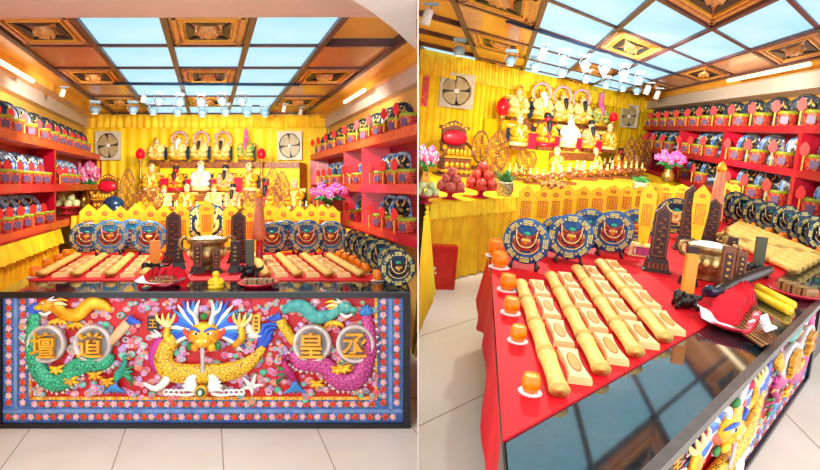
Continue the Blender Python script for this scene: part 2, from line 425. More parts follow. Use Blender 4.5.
for i in range(-7, 3):
    p = clip(lat(E0, i*GX - .05, i*GX + .05, -7*GY, jmax*GY, HCE), sideB); p = clip(p, lambda P: P.y - YCB) if p else p
    if len(p) > 2: slab(mb, p, None, HCE - .03, HCE + .05, M_BEAM, B)
for j in range(-6, 10):
    if j > jmax: continue
    p = clip(lat(E0, -10, 2*GX, j*GY - .045, j*GY + .045, HCE), sideB); p = clip(p, lambda P: P.y - YCB) if p else p
    if len(p) > 2: slab(mb, p, None, HCE - .015, HCE + .05, M_BEAM, B)
struct('trim_6', mb)
cw = (k0 - E0).dot(wv) / B.ex.dot(wv)             # how far along ex the shelf front lies from the lattice origin
mb = MB()
for s0, s1, h0, h1, m in ((2*GX + .03, cw*.62 + .76*GX, HCE - .02, HCE + .05, M_COVE), (cw*.62 + .76*GX, cw, HCE - .12, HCE + .05, M_COVE), (cw, cw + 1.2, .9, HCE + .05, M_PALE)):
    p = lat(E0, s0, s1, -7*GY, jmax*GY, 0)
    slab(mb, p, None, h0, h1, m, B)
struct('trim_7', mb)
rows = {}
jn = int(math.ceil(jmax))
for j in range(-5, jn):
    for i in range(-6, 2):
        t1 = min(j + 1, jmax)
        cs = [B.seth(E0 + B.ex*GX*a + er*GY*b, HCE) for a, b in ((i, j), (i+1, j), (i+1, t1), (i, t1))]
        if any(c.y < 1.6 for c in cs) or min(sideB(c) for c in cs) < 0: continue
        pr = [proj(c) for c in cs]
        if max(p[1] for p in pr) < -2 or min(p[0] for p in pr) > 822: continue
        rows.setdefault(j, []).append((i, t1, sum(cs, V3()) / 4))
for rj, j in enumerate(sorted(rows)):
    for ci, (i, t1, P) in enumerate(rows[j]):
        k = 'sky'
        if (i + 11) % 2 == 0: k = 'ornate' if j % 2 else ('plain' if i in (1, -3) else 'sky')
        panel(k, P, B.ex*GX/2, er*GY*(t1-j)/2, B.n, '%s, %s row from front, %s, right room' % (KW[k], ['first', 'second', 'third', 'fourth', 'fifth', 'sixth', 'seventh', 'eighth', 'ninth'][rj], nth(ci, len(rows[j])) if len(rows[j]) > 1 else 'alone'), GW[k] % 'right')
# the thin partition between the two rooms
mb = MB(); d = V3((PART, 1, 0)).normalized(); w = V3((.0025, 0, 0))
p = [V3((PART*2.5, 2.5, 0)) - w, V3((PART*2.5, 2.5, 0)) + w, V3((PART*18, 18, 0)) + w, V3((PART*18, 18, 0)) - w]
struct('wall_middle', slab(mb, p, None, -2.6, 3.6, M_PALE, A))

# ------------------------------------------------------------------ curtains and altars
def curt_thing(fr, P0, d, width, h0, hv, h1, out, label, seed):
    r = thing('curtain', label, 'curtain', Matrix.Translation(P0))
    I = r.matrix_world.inverted()
    for nm, mbx in (('drape', curtain(fr, P0, d, width, h0, h1 - .03, out, M_CURT, .022, .17, 5, seed=seed)),
                    ('valance', curtain(fr, P0 + out*.08, d, width, hv, h1, out, M_VAL, .02, .11, 4, .02, seed=seed+1, hem=.01))):
        mbx.v = [tuple(I @ V3(p)) for p in mbx.v]; mbx.build(nm, r)
    return r
curt_thing(A, PA(-2.0, YB - .07, 0), A.ex, 3.92, -.9, .93, 1.13, V3((0, -1, 0)), 'yellow pleated curtain with valance covering the back wall of the left room', 1)
s0 = -((base0 + na*.1).x - PART*(base0 + na*.1).y + .2) / (B.ex.x - PART*B.ex.y)
hv = B.h(B.V(base0, B.ex, 500, 97))
curt_thing(B, base0 + na*.1 + B.ex*s0, B.ex, (k0 - base0).dot(B.ex) - s0 + .3, -1.2, .80, 1.23, na, 'yellow pleated curtain with valance covering the back wall of the right room', 5)

def altar(fr, fpt, d, width, out, htop, depth, steps, hfloor, label, seed, gfn):
    """front line from fpt along d; steps: (t0, t1, height, s0, s1), t = distance in front of the back wall"""
    r = thing('altar', label, 'altar', Matrix.Translation(fpt)); I = r.matrix_world.inverted()
    def part(nm, m): m.v = [tuple(I @ V3(p)) for p in m.v]; m.build(nm, r)
    q = clip([fpt, fpt + d*width, fpt + d*width - out*depth, fpt - out*depth], gfn)
    part('altar_top', slab(MB(), q, None, htop - .05, htop, M_CURT, fr))
    for t0, t1, h, s0, s1 in steps:
        o = fpt - out*depth
        q = clip([o + out*t0 + d*s0, o + out*t0 + d*s1, o + out*t1 + d*s1, o + out*t1 + d*s0], gfn)
        part('step', slab(MB(), q, None, htop, h, M_CURT, fr))
        q = clip([o + out*(t1+.005) + d*s0, o + out*(t1+.005) + d*s1, o + out*(t1+.03) + d*s1, o + out*(t1+.03) + d*s0], gfn)
        part('carved_edge', slab(MB(), q, None, h - .09*(1 if fr is A else 1.6), h, M_OPEN, fr))
    part('skirt', curtain(fr, fpt + out*.02, d, width, hfloor + .01, htop - .08, out, M_SKIRT, .03, .16, 5, .05, seed=seed))
    part('ruffle', curtain(fr, fpt + out*.04, d, width, htop - .16, htop, out, M_VAL, .02, .09, 3, .02, seed=seed+2))
    return r
T3A, T2A, TA = .346, -.133, -.39
altar(A, PA(-1.72, 7.1, 0), A.ex, 3.3, V3((0, -1, 0)), TA, 2.0, [(.1, .65, T3A, .5, 2.6), (.65, 1.25, T2A, .45, 2.62)], FLO,
      'tiered altar under yellow cloth at the back of the left room', 11, sideA)
DEP = (foot - base0).dot(na)
fB = B.seth(foot, HFL); sB0 = -(fB.x - PART*fB.y - .03) / (B.ex.x - PART*B.ex.y)
def wallP(fr, base, d, out, u, v, t): return fr.V(base + out*t, d, u, v)
T3B = B.h(wallP(B, base0, B.ex, na, 545, 124, .6)); T2B = B.h(wallP(B, base0, B.ex, na, 545, 150, 1.3))
b5 = (wallP(B, base0, B.ex, na, 500, 130, .6) - (base0 + na*.6)).dot(B.ex)
o0 = (fB + B.ex*sB0 - na*DEP - base0).dot(B.ex)
altar(B, fB + B.ex*sB0, B.ex, 7.2, na, HALT, DEP, [(.2, 1.0, T3B, b5 - o0, 6.6), (1.0, 1.8, T2B, b5 - o0 - .1, 6.6)], HFL,
      'tiered altar under yellow cloth at the back of the right room', 21, sideB)
# ------------------------------------------------------------------ things, built once in local metres or unit size; front is -y
def f_pot(r):                     # red ritual pot, 1 unit wide
    MB().lathe([(.40, 0), (.44, .06), (.46, .3), (.5, .6), (.5, .62)], M_POTRED, 16).build('bowl', r)
    MB().lathe([(.5, .62), (.53, .64), (.53, .78), (.5, .8), (.46, .8), (.44, .7)], M_RIM, 16).build('rim', r)
    MB().prism([(-.17, .12), (.2, .12), (.2, .5), (-.17, .5)], -.5, -.42, M_LABEL).build('label_plate', r)
    t = MB(); t.prism([(-.42 + .21*math.cos(a), .98 + .3*math.sin(a) + (.06 if abs(a-PI/2) < .3 else 0)) for a in [i*2*PI/14 for i in range(14)]], -.6, -.54, M_TAG); t.build('paper_tag', r)
    MB().box((-.42, -.57, .35), (.07, .06, .7), M_STICK).build('tag_stick', r)
def dragon_lumps(mb, m1, m2, sc, seed, y=-.03, n=26, rr=.33):
    rnd = random.Random(seed)
    mb.sph((0, y-.03, .0), (.13*sc, .07, .16*sc), m1, 10, 6)
    for i in range(n):
        a = rnd.uniform(0, 2*PI); d = rnd.uniform(.06, rr)
        R = Matrix.Rotation(rnd.uniform(0, PI), 3, 'Y')
        mb.sph((d*math.cos(a)*sc, y, d*math.sin(a)*sc), (rnd.uniform(.03, .1), .04, rnd.uniform(.02, .05)), rnd.choice([m1, m1, m2]), 8, 4, R)
    for s in (-1, 1):
        mb.tube([(s*.06, y-.04, .12), (s*.16, y-.05, .22), (s*.14, y-.03, .34)], [.035, .03, .012], m2, 6, sub=3)
        mb.tube([(s*.1, y-.03, -.05), (s*.25, y-.04, -.12), (s*.28, y-.02, -.28)], [.03, .03, .015], m1, 6, sub=3)
def f_shelfplate(variant):
    def fn(r):                    # plate of diameter 1 standing on its edge, leaning back a little
        R = Matrix.Rotation(math.radians(-8), 3, 'X')
        d = MB(); d.disc((0, .02, .62), .5, .03, M_DRAGB if variant else M_NAVY, 24); d.torus((0, -.01, .62), .47, .03, M_DRAGB if variant else M_DRAGP, 24, 6); d.build('disc', r)
        b = MB(); b.disc((0, -.01, .62), .36, .02, M_NAVY if variant else M_DRAGP, 20); b.build('plate_centre', r)
        g = MB(); dragon_lumps(g, M_DRAGG, M_GOLD2, 1.1, 5 + variant, n=30); g.v = [(x, yy - .01, z + .62) for x, yy, z in g.v]; g.build('dragon_relief', r)
        s = MB(); s.box((0, .08, .1), (.4, .2, .2), M_STAND); s.build('stand', r)
        for c in r.children:
            for v in c.data.vertices: v.co = R @ v.co
    return fn
def f_trigram(disc_m, rel1=None, rel2=None):
    def fn(r):                    # big display plate, diameter 1, on a two-legged stand; bottom of the stand at z = 0
        zc = .6
        d = MB(); d.disc((0, .02, zc), .5, .035, M_NAVY, 40); d.lathe([(.5, 0), (.5, .012), (.42, .03), (.36, .018), (.01, .018)], disc_m, 40, (0, -.012, zc), R=Matrix.Rotation(PI/2, 3, 'X')); d.build('disc', r)
        t = MB()
        for k in range(8):
            a = k*PI/4 + PI/8*0; R = Matrix.Rotation(-a, 3, 'Y')
            for i, rad in enumerate((.365, .405, .445)):
                if (k*3+i*5) % 3: t.box(V3((0, -.04, zc)) + R @ V3((0, 0, rad)), (.2, .022, .024), M_TRI, R)
                else:
                    for q in (-1, 1): t.box(V3((0, -.04, zc)) + R @ V3((q*.055, 0, rad)), (.085, .022, .024), M_TRI, R)
            R2 = Matrix.Rotation(-a - PI/8, 3, 'Y'); c = V3((0, -.035, zc)) + R2 @ V3((0, 0, .4)); t.sph(c, (.028, .012, .028), M_TRI, 8, 4)
        t.build('trigram_ring', r)
        g = MB(); m1 = rel1 or M_CRIM; m2 = rel2 or M_GOLD2
        g.sph((0, -.06, zc-.02), (.16, .09, .17), m1, 12, 8); g.sph((0, -.1, zc-.12), (.12, .07, .08), m1, 10, 6)
        for s in (-1, 1):
            g.tube([(s*.08, -.06, zc+.1), (s*.2, -.08, zc+.16), (s*.24, -.06, zc+.27)], [.05, .04, .02], m1, 6, sub=3)
            g.tube([(s*.14, -.07, zc+.06), (s*.24, -.08, zc), (s*.2, -.07, zc-.2)], [.05, .06, .04], m1, 6, sub=3)
            g.sph((s*.07, -.14, zc+.04), (.025, .02, .025), M_WHITE, 8, 4)
            for i in range(3): g.sph((s*(.12+.04*i), -.06, zc-.2+.02*i), (.05, .04, .05), m1, 8, 5)
        g.sph((0, -.07, zc+.17), (.09, .04, .05), M_TEAL, 10, 5)
        g.build('dragon_head', r)
        c = MB()
        for s in (-1, 1):
            c.tube([(s*.22, -.11, zc+.25), (s*.2, -.12, zc+.05), (s*.12, -.15, zc-.08), (0, -.16, zc-.12)], .012, m2, 5, sub=4)
            c.tube([(s*.26, -.09, zc+.1), (s*.27, -.1, zc-.1), (s*.14, -.12, zc-.23), (0, -.12, zc-.26)], .010, m2, 5, sub=4)
        c.build('gold_chain', r)
        j = MB(); j.add([(-.09, -.15, zc+.07), (.09, -.15, zc+.07), (0, -.13, zc-.09), (0, -.2, zc+.03)], [(0, 3, 1), (1, 3, 2), (2, 3, 0), (0, 1, 2)], M_GOLD); j.build('yellow_jewel', r)
        for s in (-1, 1):
            l = MB(); l.tube([(s*.28, -.13, .0), (s*.26, -.06, .12), (s*.2, .06, .2)], [.04, .035, .03], M_STAND, 6); l.tube([(s*.26, -.02, .1), (s*.3, .2, .0)], .03, M_STAND, 6); l.build('stand_leg', r)
    return fn
def f_roll(r):                    # waisted paper roll along y, diameter 1, length 1 (scaled per use)
    pr = []
    for i in range(13):
        t = -1 + i/6; w = .42 + .08*abs(t)**3
        pr.append((w, t*.5))
    MB().lathe(pr, M_ROLL, 16, (0, 0, .5), R=Matrix.Rotation(PI/2, 3, 'X')).build('paper_roll', r)
def f_packet(r):
    n = 9; vs = []
    for i in range(n):
        t = -1 + 2*i/(n-1); w = .37 + .13*abs(t)**1.8; h = .62 + .06*abs(t); y = t*.5
        vs += [(-w, y, 0), (w, y, 0), (w*1.02, y, h*.5), (w*.9, y, h), (-w*.9, y, h), (-w*1.02, y, h*.5)]
    fs = [(j*6+i, (j+1)*6+i, (j+1)*6+(i+1) % 6, j*6+(i+1) % 6) for j in range(n-1) for i in range(6)]
    fs += [tuple(range(6)), tuple((n-1)*6+i for i in range(5, -1, -1))]
    MB().add(vs, fs, M_PACK).build('paper_packet', r)
    s = MB(); k = 16; s.add([(.22*math.cos(2*PI*i/k), .3*math.sin(2*PI*i/k), z) for z in (.6, .7) for i in range(k)], [tuple(range(k, 2*k))] + [(i, (i+1) % k, k+(i+1) % k, k+i) for i in range(k)], M_STAMP); s.build('printed_stamp', r)
    s = MB(); s.torus((0, 0, 0), .24, .02, M_SEAL, 20, 4, 1, 1.3); s.v = [(x, z, .69 + y*.5) for x, y, z in s.v]; s.build('stamp_ring', r)
def f_candle(r):                  # cup of diameter 1
    d = MB(); n = 40; vs = []
    for z in (0, .05):
        for i in range(n): rr = .6 + .045*math.cos(i*PI); a = 2*PI*i/n; vs.append((rr*math.cos(a), rr*math.sin(a), z))
    d.add(vs, [tuple(range(n, 2*n))] + [(i, (i+1) % n, n+(i+1) % n, n+i) for i in range(n)] + [tuple(range(n-1, -1, -1))], M_DOILY); d.build('doily', r)
    MB().lathe([(.3, .05), (.42, .15), (.5, .4), (.5, .6), (.44, .85), (.4, .98), (.37, .98), (.38, .86)], M_CUP, 20).build('cup', r)
    MB().lathe([(.39, .84), (.39, .9), (.3, .91)], M_WAX, 20).build('wax', r)
    MB().tube([(0, 0, .88), (.01, 0, 1.0)], .02, M_BLACK, 5).build('wick', r)
def seal_mesh(mb, x0, x1, z0, z1, y, m, seed=0):
    t = (x1-x0)*.07
    for a, b, c, d in ((x0, x1, z0, z0+t), (x0, x1, z1-t, z1), (x0, x0+t, z0, z1), (x1-t, x1, z0, z1)): mb.prism([(a, c), (b, c), (b, d), (a, d)], y-.012, y, m)
    zm = z0; rnd = random.Random(seed); w = (x1-x0)
    for k in range(3):
        za = z0 + (z1-z0)*(.06+.31*k); zb = za + (z1-z0)*.26
        for i in range(4):
            z = za + (zb-za)*i/3; mb.prism([(x0+w*.17, z), (x1-w*.17, z), (x1-w*.17, z+t*.8), (x0+w*.17, z+t*.8)], y-.012, y, m)
        for f in (.2, .5, .78): mb.prism([(x0+w*f, za), (x0+w*f+t*.8, za), (x0+w*f+t*.8, zb), (x0+w*f, zb)], y-.012, y, m)
def f_flag(tall):
    def fn(r):                    # pointed yellow talisman board 1 wide
        H = tall
        b = MB(); lo = .5 if tall < 4 else .28
        b.prism([(-lo, .0), (lo, .0), (.5, H*.55), (.5, H*.84), (.17, H*.95), (0, H), (-.17, H*.95), (-.5, H*.84), (-.5, H*.55)], -.05, .05, M_YEL); b.build('board', r)
        s = MB(); seal_mesh(s, -.29, .29, H*.30, H*.66, -.05, M_SEAL, 3); s.build('red_seal', r)
        e = MB(); z = H*.8
        for k in range(8): e.sph((.13*math.cos(k*PI/4), -.05, z+.13*math.sin(k*PI/4)), (.05, .02, .05), M_SEAL, 6, 4)
        e.sph((0, -.05, z), (.07, .025, .07), M_STAMP, 8, 4); e.build('flower_emblem', r)
    return fn
def f_standflag(r):               # tall flag in a gold box foot
    f_flag(4.6)(r)
    for c in r.children:
        for v in c.data.vertices: v.co.z += .9
    m = MB(); m.box((0, 0, .42), (1.7, 1.5, .84), M_GOLD2, taper=.96); m.build('foot_box', r)
    m = MB(); seal_mesh(m, -.6, .6, .12, .72, -.76, M_PINK, 4); m.build('foot_pattern', r)
    MB().box((0, 0, .9), (.16, .1, .3), M_YEL).build('stem', r)
def f_stele(r):                   # dark pointed tablet, slab 1 wide, 4.3 tall with a stepped base
    s = MB(); s.prism([(-.5, .9), (.5, .9), (.5, 3.9), (0, 4.4), (-.5, 3.9)], -.16, .16, M_DKWOOD); s.build('slab', r)
    t = MB()
    for a, b, c, d in ((-.44, -.36, 1, 3.8), (.36, .44, 1, 3.8), (-.44, .44, 1, 1.08)): t.prism([(a, c), (b, c), (b, d), (a, d)], -.2, -.16, M_BROWN)
    t.prism([(-.44, 3.75), (0, 4.2), (.44, 3.75), (.44, 3.85), (0, 4.3), (-.44, 3.85)], -.2, -.16, M_BROWN); t.build('raised_border', r)
    c = MB()
    for i in range(9):
        z = 1.3 + i*.27; c.sph(((-1)**i*.1, -.16, z), (.18, .05, .09), M_BROWN, 8, 4); c.sph((-(-1)**i*.16, -.16, z+.1), (.08, .04, .07), M_DKWOOD, 6, 4)
    c.build('carved_dragon', r)
    b = MB(); b.box((0, 0, .45), (1.5, .9, .9), M_DKWOOD, taper=.78); b.box((0, 0, .06), (1.7, 1.05, .12), M_DKWOOD); b.build('base', r)
    seal = MB()
    for i in range(5): seal.box((-.5+.25*i, -.43, .42), (.16, .1, .4), M_BROWN)
    seal.build('base_carving', r)
def f_tablet(m1, m2, beast=False, pointed=False):
    def fn(r):                    # small upright block 1 wide, 3 tall over its base
        z0 = .7
        b = MB()
        if pointed: b.prism([(-.5, z0), (.5, z0), (.5, 3), (0, 3.4), (-.5, 3)], -.3, .3, m1)
        else: b.box((0, 0, z0+1.3), (1, .6, 2.6), m1)
        b.build('block', r)
        if not beast:
            c = MB(); c.prism([(-.3, z0+.4), (.3, z0+.4), (.3, z0+2.2), (-.3, z0+2.2)], -.34, -.3, m2)
            for i in range(4): c.sph((0, -.33, z0+.6+.45*i), (.2, .06, .12), M_BRASS, 8, 4)
            c.build('carved_face', r)
            MB().box((0, 0, .35), (1.6, 1.1, .7), m2, taper=.8).build('base', r)
        else:
            m = MB(); rnd = random.Random(3)
            m.sph((0, 0, .5), (1.05, .8, .5), M_STAND, 12, 8); m.sph((-.9, -.5, .8), (.42, .42, .4), M_STAND, 10, 6); m.sph((-1.1, -.8, .65), (.2, .22, .18), M_STAND, 8, 5)
            for x, y in ((-.8, -.6), (.7, -.6), (.7, .5), (-.7, .5)): m.tube([(x*.8, y, .5), (x*1.1, y*1.15, .25), (x*1.2, y*1.4, .08)], [.25, .2, .16], M_STAND, 7)
            for i in range(10): m.sph((rnd.uniform(-.8, .9), rnd.uniform(-.7, .6), rnd.uniform(.6, .95)), rnd.uniform(.12, .22), M_STAND, 7, 5)
            m.tube([(.9, .2, .6), (1.4, .3, .7), (1.5, .1, 1.0)], [.2, .15, .06], M_STAND, 7, sub=3); m.build('beast_base', r)
    return fn
def f_censer(r):                  # bowl 1 wide
    MB().lathe([(.26, 0), (.3, .05), (.24, .12), (.3, .18), (.44, .34), (.46, .46), (.42, .6), (.4, .68)], M_BRONZE, 28).build('bowl', r)
    MB().lathe([(.4, .66), (.5, .72), (.5, .82), (.44, .82), (.42, .74)], M_BRONZE, 28).build('rim', r)
    MB().lathe([(.43, .76), (.43, .8), (.25, .86), (.01, .88)], M_ASH, 24).build('ash', r)
    m = MB()
    for k in range(7):
        a = -PI/2 + (k-3)*.4; m.sph((.46*math.cos(a), .46*math.sin(a), .46), (.07, .07, .09), M_GOLD2, 8, 5)
    m.build('gold_relief', r)
    for s in (-1, 1):
        h = MB(); h.tube([(s*.42, 0, .5), (s*.62, 0, .58), (s*.64, 0, .8), (s*.5, 0, .84)], .05, M_BRONZE, 7, sub=3); h.build('handle', r)
def f_fan(r):                     # square wall fan 1 wide
    h = MB()
    for a, b, c, d in ((-.5, .5, 0, .07), (-.5, .5, .93, 1), (-.5, -.43, .07, .93), (.43, .5, .07, .93)): h.prism([(a, c), (b, c), (b, d), (a, d)], -.09, .02, M_GREYW)
    n = 24; ring = [(.44*math.cos(2*PI*i/n), .5+.44*math.sin(2*PI*i/n)) for i in range(n)]
    sq = []
    for x, z in ring:
        k = .45/max(abs(x), abs(z-.5)); sq.append((x*k, .5+(z-.5)*k))
    vs = [(x, -.06, z) for x, z in ring] + [(x, -.06, z) for x, z in sq]
    h.add(vs, [(i, (i+1) % n, n+(i+1) % n, n+i) for i in range(n)], M_GREYW); h.build('housing', r)
    MB().disc((0, .015, .5), .44, .01, M_CUT, 24).build('dark_opening', r)
    for k in range(4):
        a0 = k*PI/2 + .3; b = MB(); pts = []
        for t in range(7): q = a0 + t/6*1.25; pts.append((.40*math.cos(q), .5+.40*math.sin(q)))
        pts += [(.12*math.cos(a0+1.5), .5+.12*math.sin(a0+1.25)), (.1*math.cos(a0), .5+.1*math.sin(a0)), (.28*math.cos(a0-.12), .5+.28*math.sin(a0-.12))]
        b.prism(pts, -.03, -.015, M_BLADE); b.build('blade', r)
    MB().lathe([(.08, 0), (.08, .05), (.05, .07)], M_WHITE, 14, (0, -.015, .5), R=Matrix.Rotation(PI/2, 3, 'X')).build('hub', r)
def f_lamp(r):                    # red egg lamp on a brass stem, total height 1
    MB().lathe([(.1, 0), (.11, .03), (.04, .06), (.022, .3), (.05, .36), (.022, .42), (.022, .64), (.05, .72), (.06, .76)], M_BRASS, 14).build('stem', r)
    MB().lathe([(.05, .75), (.085, .79), (.1, .86), (.085, .93), (.05, .98), (.01, 1.0)], M_ORB, 16).build('red_shade', r)
def f_throne(r):                  # carved throne 1 wide
    b = MB(); b.box((0, .05, .28), (.78, .5, .5), M_BROWN)
    for i in range(5):
        for k in range(2): b.sph((-.3+.15*i, -.2, .14+.2*k), (.07, .03, .08), M_GOLD, 8, 4)
    b.box((0, .02, .03), (1, .62, .06), M_BROWN); b.box((0, .02, .16), (.92, .58, .05), M_GOLD); b.box((0, 0, .56), (.86, .56, .05), M_GOLD); b.build('seat_base', r)
    k = MB(); k.box((0, .28, 1.02), (.72, .06, .7), M_BROWN)
    pts = [(-.45, 1.32), (-.42, 1.42), (-.28, 1.42), (-.16, 1.52), (0, 1.58), (.16, 1.52), (.28, 1.42), (.42, 1.42), (.45, 1.32)]
    k.prism(pts, .2, .3, M_BROWN)
    for i in range(7): k.sph((-.33+.11*i, .2, 1.4+.08*math.cos((i-3)*.7)), (.05, .03, .05), M_GOLD, 8, 4)
    k.build('back', r)
    c = MB(); c.sph((0, .16, 1.08), (.38, .12, .22), M_RED, 14, 8); c.build('red_cushion', r)
    for s in (-1, 1):
        a = MB(); a.tube([(s*.38, .25, .95), (s*.42, 0, .86), (s*.4, -.22, .8), (s*.42, -.24, .56)], .05, M_BROWN, 7, sub=3); a.sph((s*.42, -.24, .82), .07, M_GOLD, 8, 6); a.build('armrest', r)
    f = MB()
    for i in range(6): f.sph((-.3+.12*i, -.27, .7), (.06, .03, .1), M_GOLD, 8, 4)
    f.box((0, -.25, .7), (.74, .04, .16), M_BROWN); f.build('front_rail', r)
def f_redstand(r):                # red pedestal dish 1 wide, .34 high
    MB().lathe([(.26, 0), (.27, .03), (.1, .08), (.09, .16), (.2, .22), (.5, .28), (.5, .33), (.42, .32), (.1, .27)], M_RED, 24).build('dish', r)
def f_fruit(m, stem=True):
    def fn(r):
        MB().lathe([(.06, .02), (.3, 0), (.46, .2), (.5, .5), (.42, .8), (.2, .95), (.04, .88)], m, 14).build('fruit_body', r)
        if stem: MB().tube([(0, 0, .85), (.06, 0, 1.08)], .035, M_BROWN, 5).build('stalk', r)
    return fn
def f_statue(robe, trim, face=M_SKIN, beard=None, halo=False, hat=1, seed=1):
    def fn(r):                    # seated deity, 1 unit tall without the halo
        rnd = random.Random(seed)
        b = MB(); b.box((0, .02, .05), (.5, .36, .1), M_BROWN); b.lathe([(.26, .1), (.3, .13), (.27, .19), (.22, .21)], trim, 16, sy=.75); b.build('base', r)
        m = MB(); m.lathe([(.24, .2), (.27, .26), (.25, .34), (.19, .42), (.17, .52), (.18, .6), (.13, .68), (.06, .72)], robe, 16, sy=.72)
        for s in (-1, 1):
            m.sph((s*.17, -.1, .29), (.13, .15, .08), robe, 10, 6)
            m.tube([(s*.15, 0, .64), (s*.24, -.03, .5), (s*.19, -.16, .42), (s*.07, -.2, .44)], [.06, .07, .07, .04], robe, 8, sub=3)
        m.build('robe', r)
        t = MB(); t.tube([(-.12, -.1, .66), (-.03, -.16, .5), (0, -.2, .3)], .025, trim, 6, sub=3); t.tube([(.12, -.1, .66), (.03, -.16, .5), (0, -.2, .3)], .025, trim, 6, sub=3)
        t.torus((0, -.01, .42), .18, .022, trim, 18, 5, 1, .3)
        for i in range(8): t.sph((rnd.uniform(-.22, .22), -.19, rnd.uniform(.22, .4)), (.03, .02, .03), trim, 6, 4)
        t.build('robe_trim', r)
        h = MB(); h.sph((0, -.02, .79), (.085, .09, .105), face, 12, 9); h.sph((0, -.11, .785), (.016, .02, .022), face, 6, 5)
        for s in (-1, 1): h.sph((s*.085, -.01, .79), (.015, .025, .035), face, 6, 5); h.sph((s*.033, -.098, .81), (.014, .01, .008), M_BEARD, 6, 4)
        h.sph((0, -.102, .742), (.025, .01, .008), M_RED, 6, 4); h.tube([(0, 0, .68), (0, 0, .74)], .05, face, 8); h.build('head', r)
        c = MB()
        if hat == 1: c.lathe([(.095, .85), (.11, .87), (.1, .93), (.06, .97), (.02, 1.0)], trim, 12); c.sph((0, -.1, .92), .03, M_RED, 6, 5)
        elif hat == 2: c.lathe([(.09, .84), (.1, .88), (.07, .95), (.07, 1.12), (.03, 1.22)], M_PINK, 12); c.sph((0, -.08, .9), .03, M_GOLD, 6, 5)
        else:
            c.lathe([(.09, .83), (.1, .88), (.09, .94), (.04, .97)], M_BEARD, 12); c.sph((0, .01, 1.0), .045, M_GOLD, 8, 6)
        c.build('headdress', r)
        if beard:
            q = MB(); q.tube([(0, -.1, .75), (0, -.15, .66), (0, -.17, .5), (0, -.18, .42)], [.06, .065, .045, .012], beard, 8, sub=3); q.build('beard', r)
        if halo:
            q = MB(); q.torus((0, .1, .84), .25, .02, W('halo_pink', 'f4b8c8', 'e08aa0', 10), 28, 6); q.torus((0, .1, .84), .30, .022, M_GOLD, 28, 6)
            q.torus((0, .11, .84), .275, .02, M_LBLUE, 28, 5)
            for k in range(12): a = k*PI/6; q.sph((.32*math.cos(a), .1, .84+.32*math.sin(a)), (.03, .02, .03), M_BROWN if k % 2 else M_GOLD, 6, 4)
            q.box((0, .1, .5), (.05, .03, .3), M_GOLD); q.build('halo', r)
        k = MB()
        for s in (-1, 1): k.box((s*.27, .14, .36), (.07, .1, .5), M_NAVY); k.sph((s*.27, .1, .62), (.06, .06, .05), M_GOLD, 8, 5)
        k.box((0, .2, .45), (.6, .05, .5), M_GOLD2 if seed % 2 else M_BROWN); k.build('throne_back', r)
    return fn
def f_openwork(shape=0):
    def fn(r):                    # carved screen on a foot, 1 wide
        H = 1.5 if shape == 0 else 1.0; zc = .25 + H*.5
        def inside(x, z):
            if shape == 0:
                t = (z-.25)/H; w = .5*math.sin(PI*min(1, (1-t)*.75+.12)); return abs(x) < w
            return x*x + (z-zc)**2 < .25
        m = MB(); pts = []
        for i in range(22):
            a = 2*PI*i/22
            rr = .1
            while inside(rr*math.cos(a), zc + rr*math.sin(a)*(H/1.0)) and rr < .8: rr += .02
            pts.append((rr*math.cos(a), 0, zc + rr*math.sin(a)*H))
        m.tube(pts + [pts[0]], .035, M_OPEN, 6); m.build('rim', r)
        s = MB(); k = 0
        for iz in range(int(H/.15)+1):
            for ix in range(-3, 4):
                x = ix*.15 + (.07 if iz % 2 else 0); z = .3 + iz*.15
                if inside(x*1.1, z): s.torus((x, 0, z), .055, .02, M_OPEN if (ix+iz) % 3 else M_GOLD, 10, 5)
        s.build('scrollwork', r)
        b = MB(); b.box((0, 0, .07), (.75, .3, .14), M_BROWN); b.box((0, 0, .2), (.12, .1, .16), M_BROWN); b.build('foot', r)
    return fn
def f_carving(seed):
    def fn(r):                    # low rambling wood carving with small figures, about 1 wide
        rnd = random.Random(seed); b = MB(); b.box((0, 0, .05), (1, .4, .1), M_BROWN); b.build('base', r)
        m = MB(); m.tube([(-.45, 0, .12), (-.3, -.05, .3), (-.1, 0, .22), (.1, -.05, .34), (.3, 0, .24), (.45, 0, .45)], [.09, .1, .11, .1, .09, .04], M_OPEN, 8, sub=4)
        for i in range(14): m.sph((rnd.uniform(-.45, .45), rnd.uniform(-.14, .1), rnd.uniform(.1, .4)), (rnd.uniform(.04, .1), .06, rnd.uniform(.04, .09)), rnd.choice([M_OPEN, M_BROWN, M_GOLD]), 7, 5)
        m.build('carved_body', r)
        for i in range(3):
            g = MB(); x = -.3 + .3*i; h = rnd.uniform(.35, .5); g.lathe([(.08, .3), (.06, .3+h*.5), (.03, .3+h*.7)], M_GOLD2, 8, (x, .05, 0)); g.sph((x, .05, .3+h*.82), .05, M_GOLD2, 8, 6); g.build('small_figure', r)
    return fn
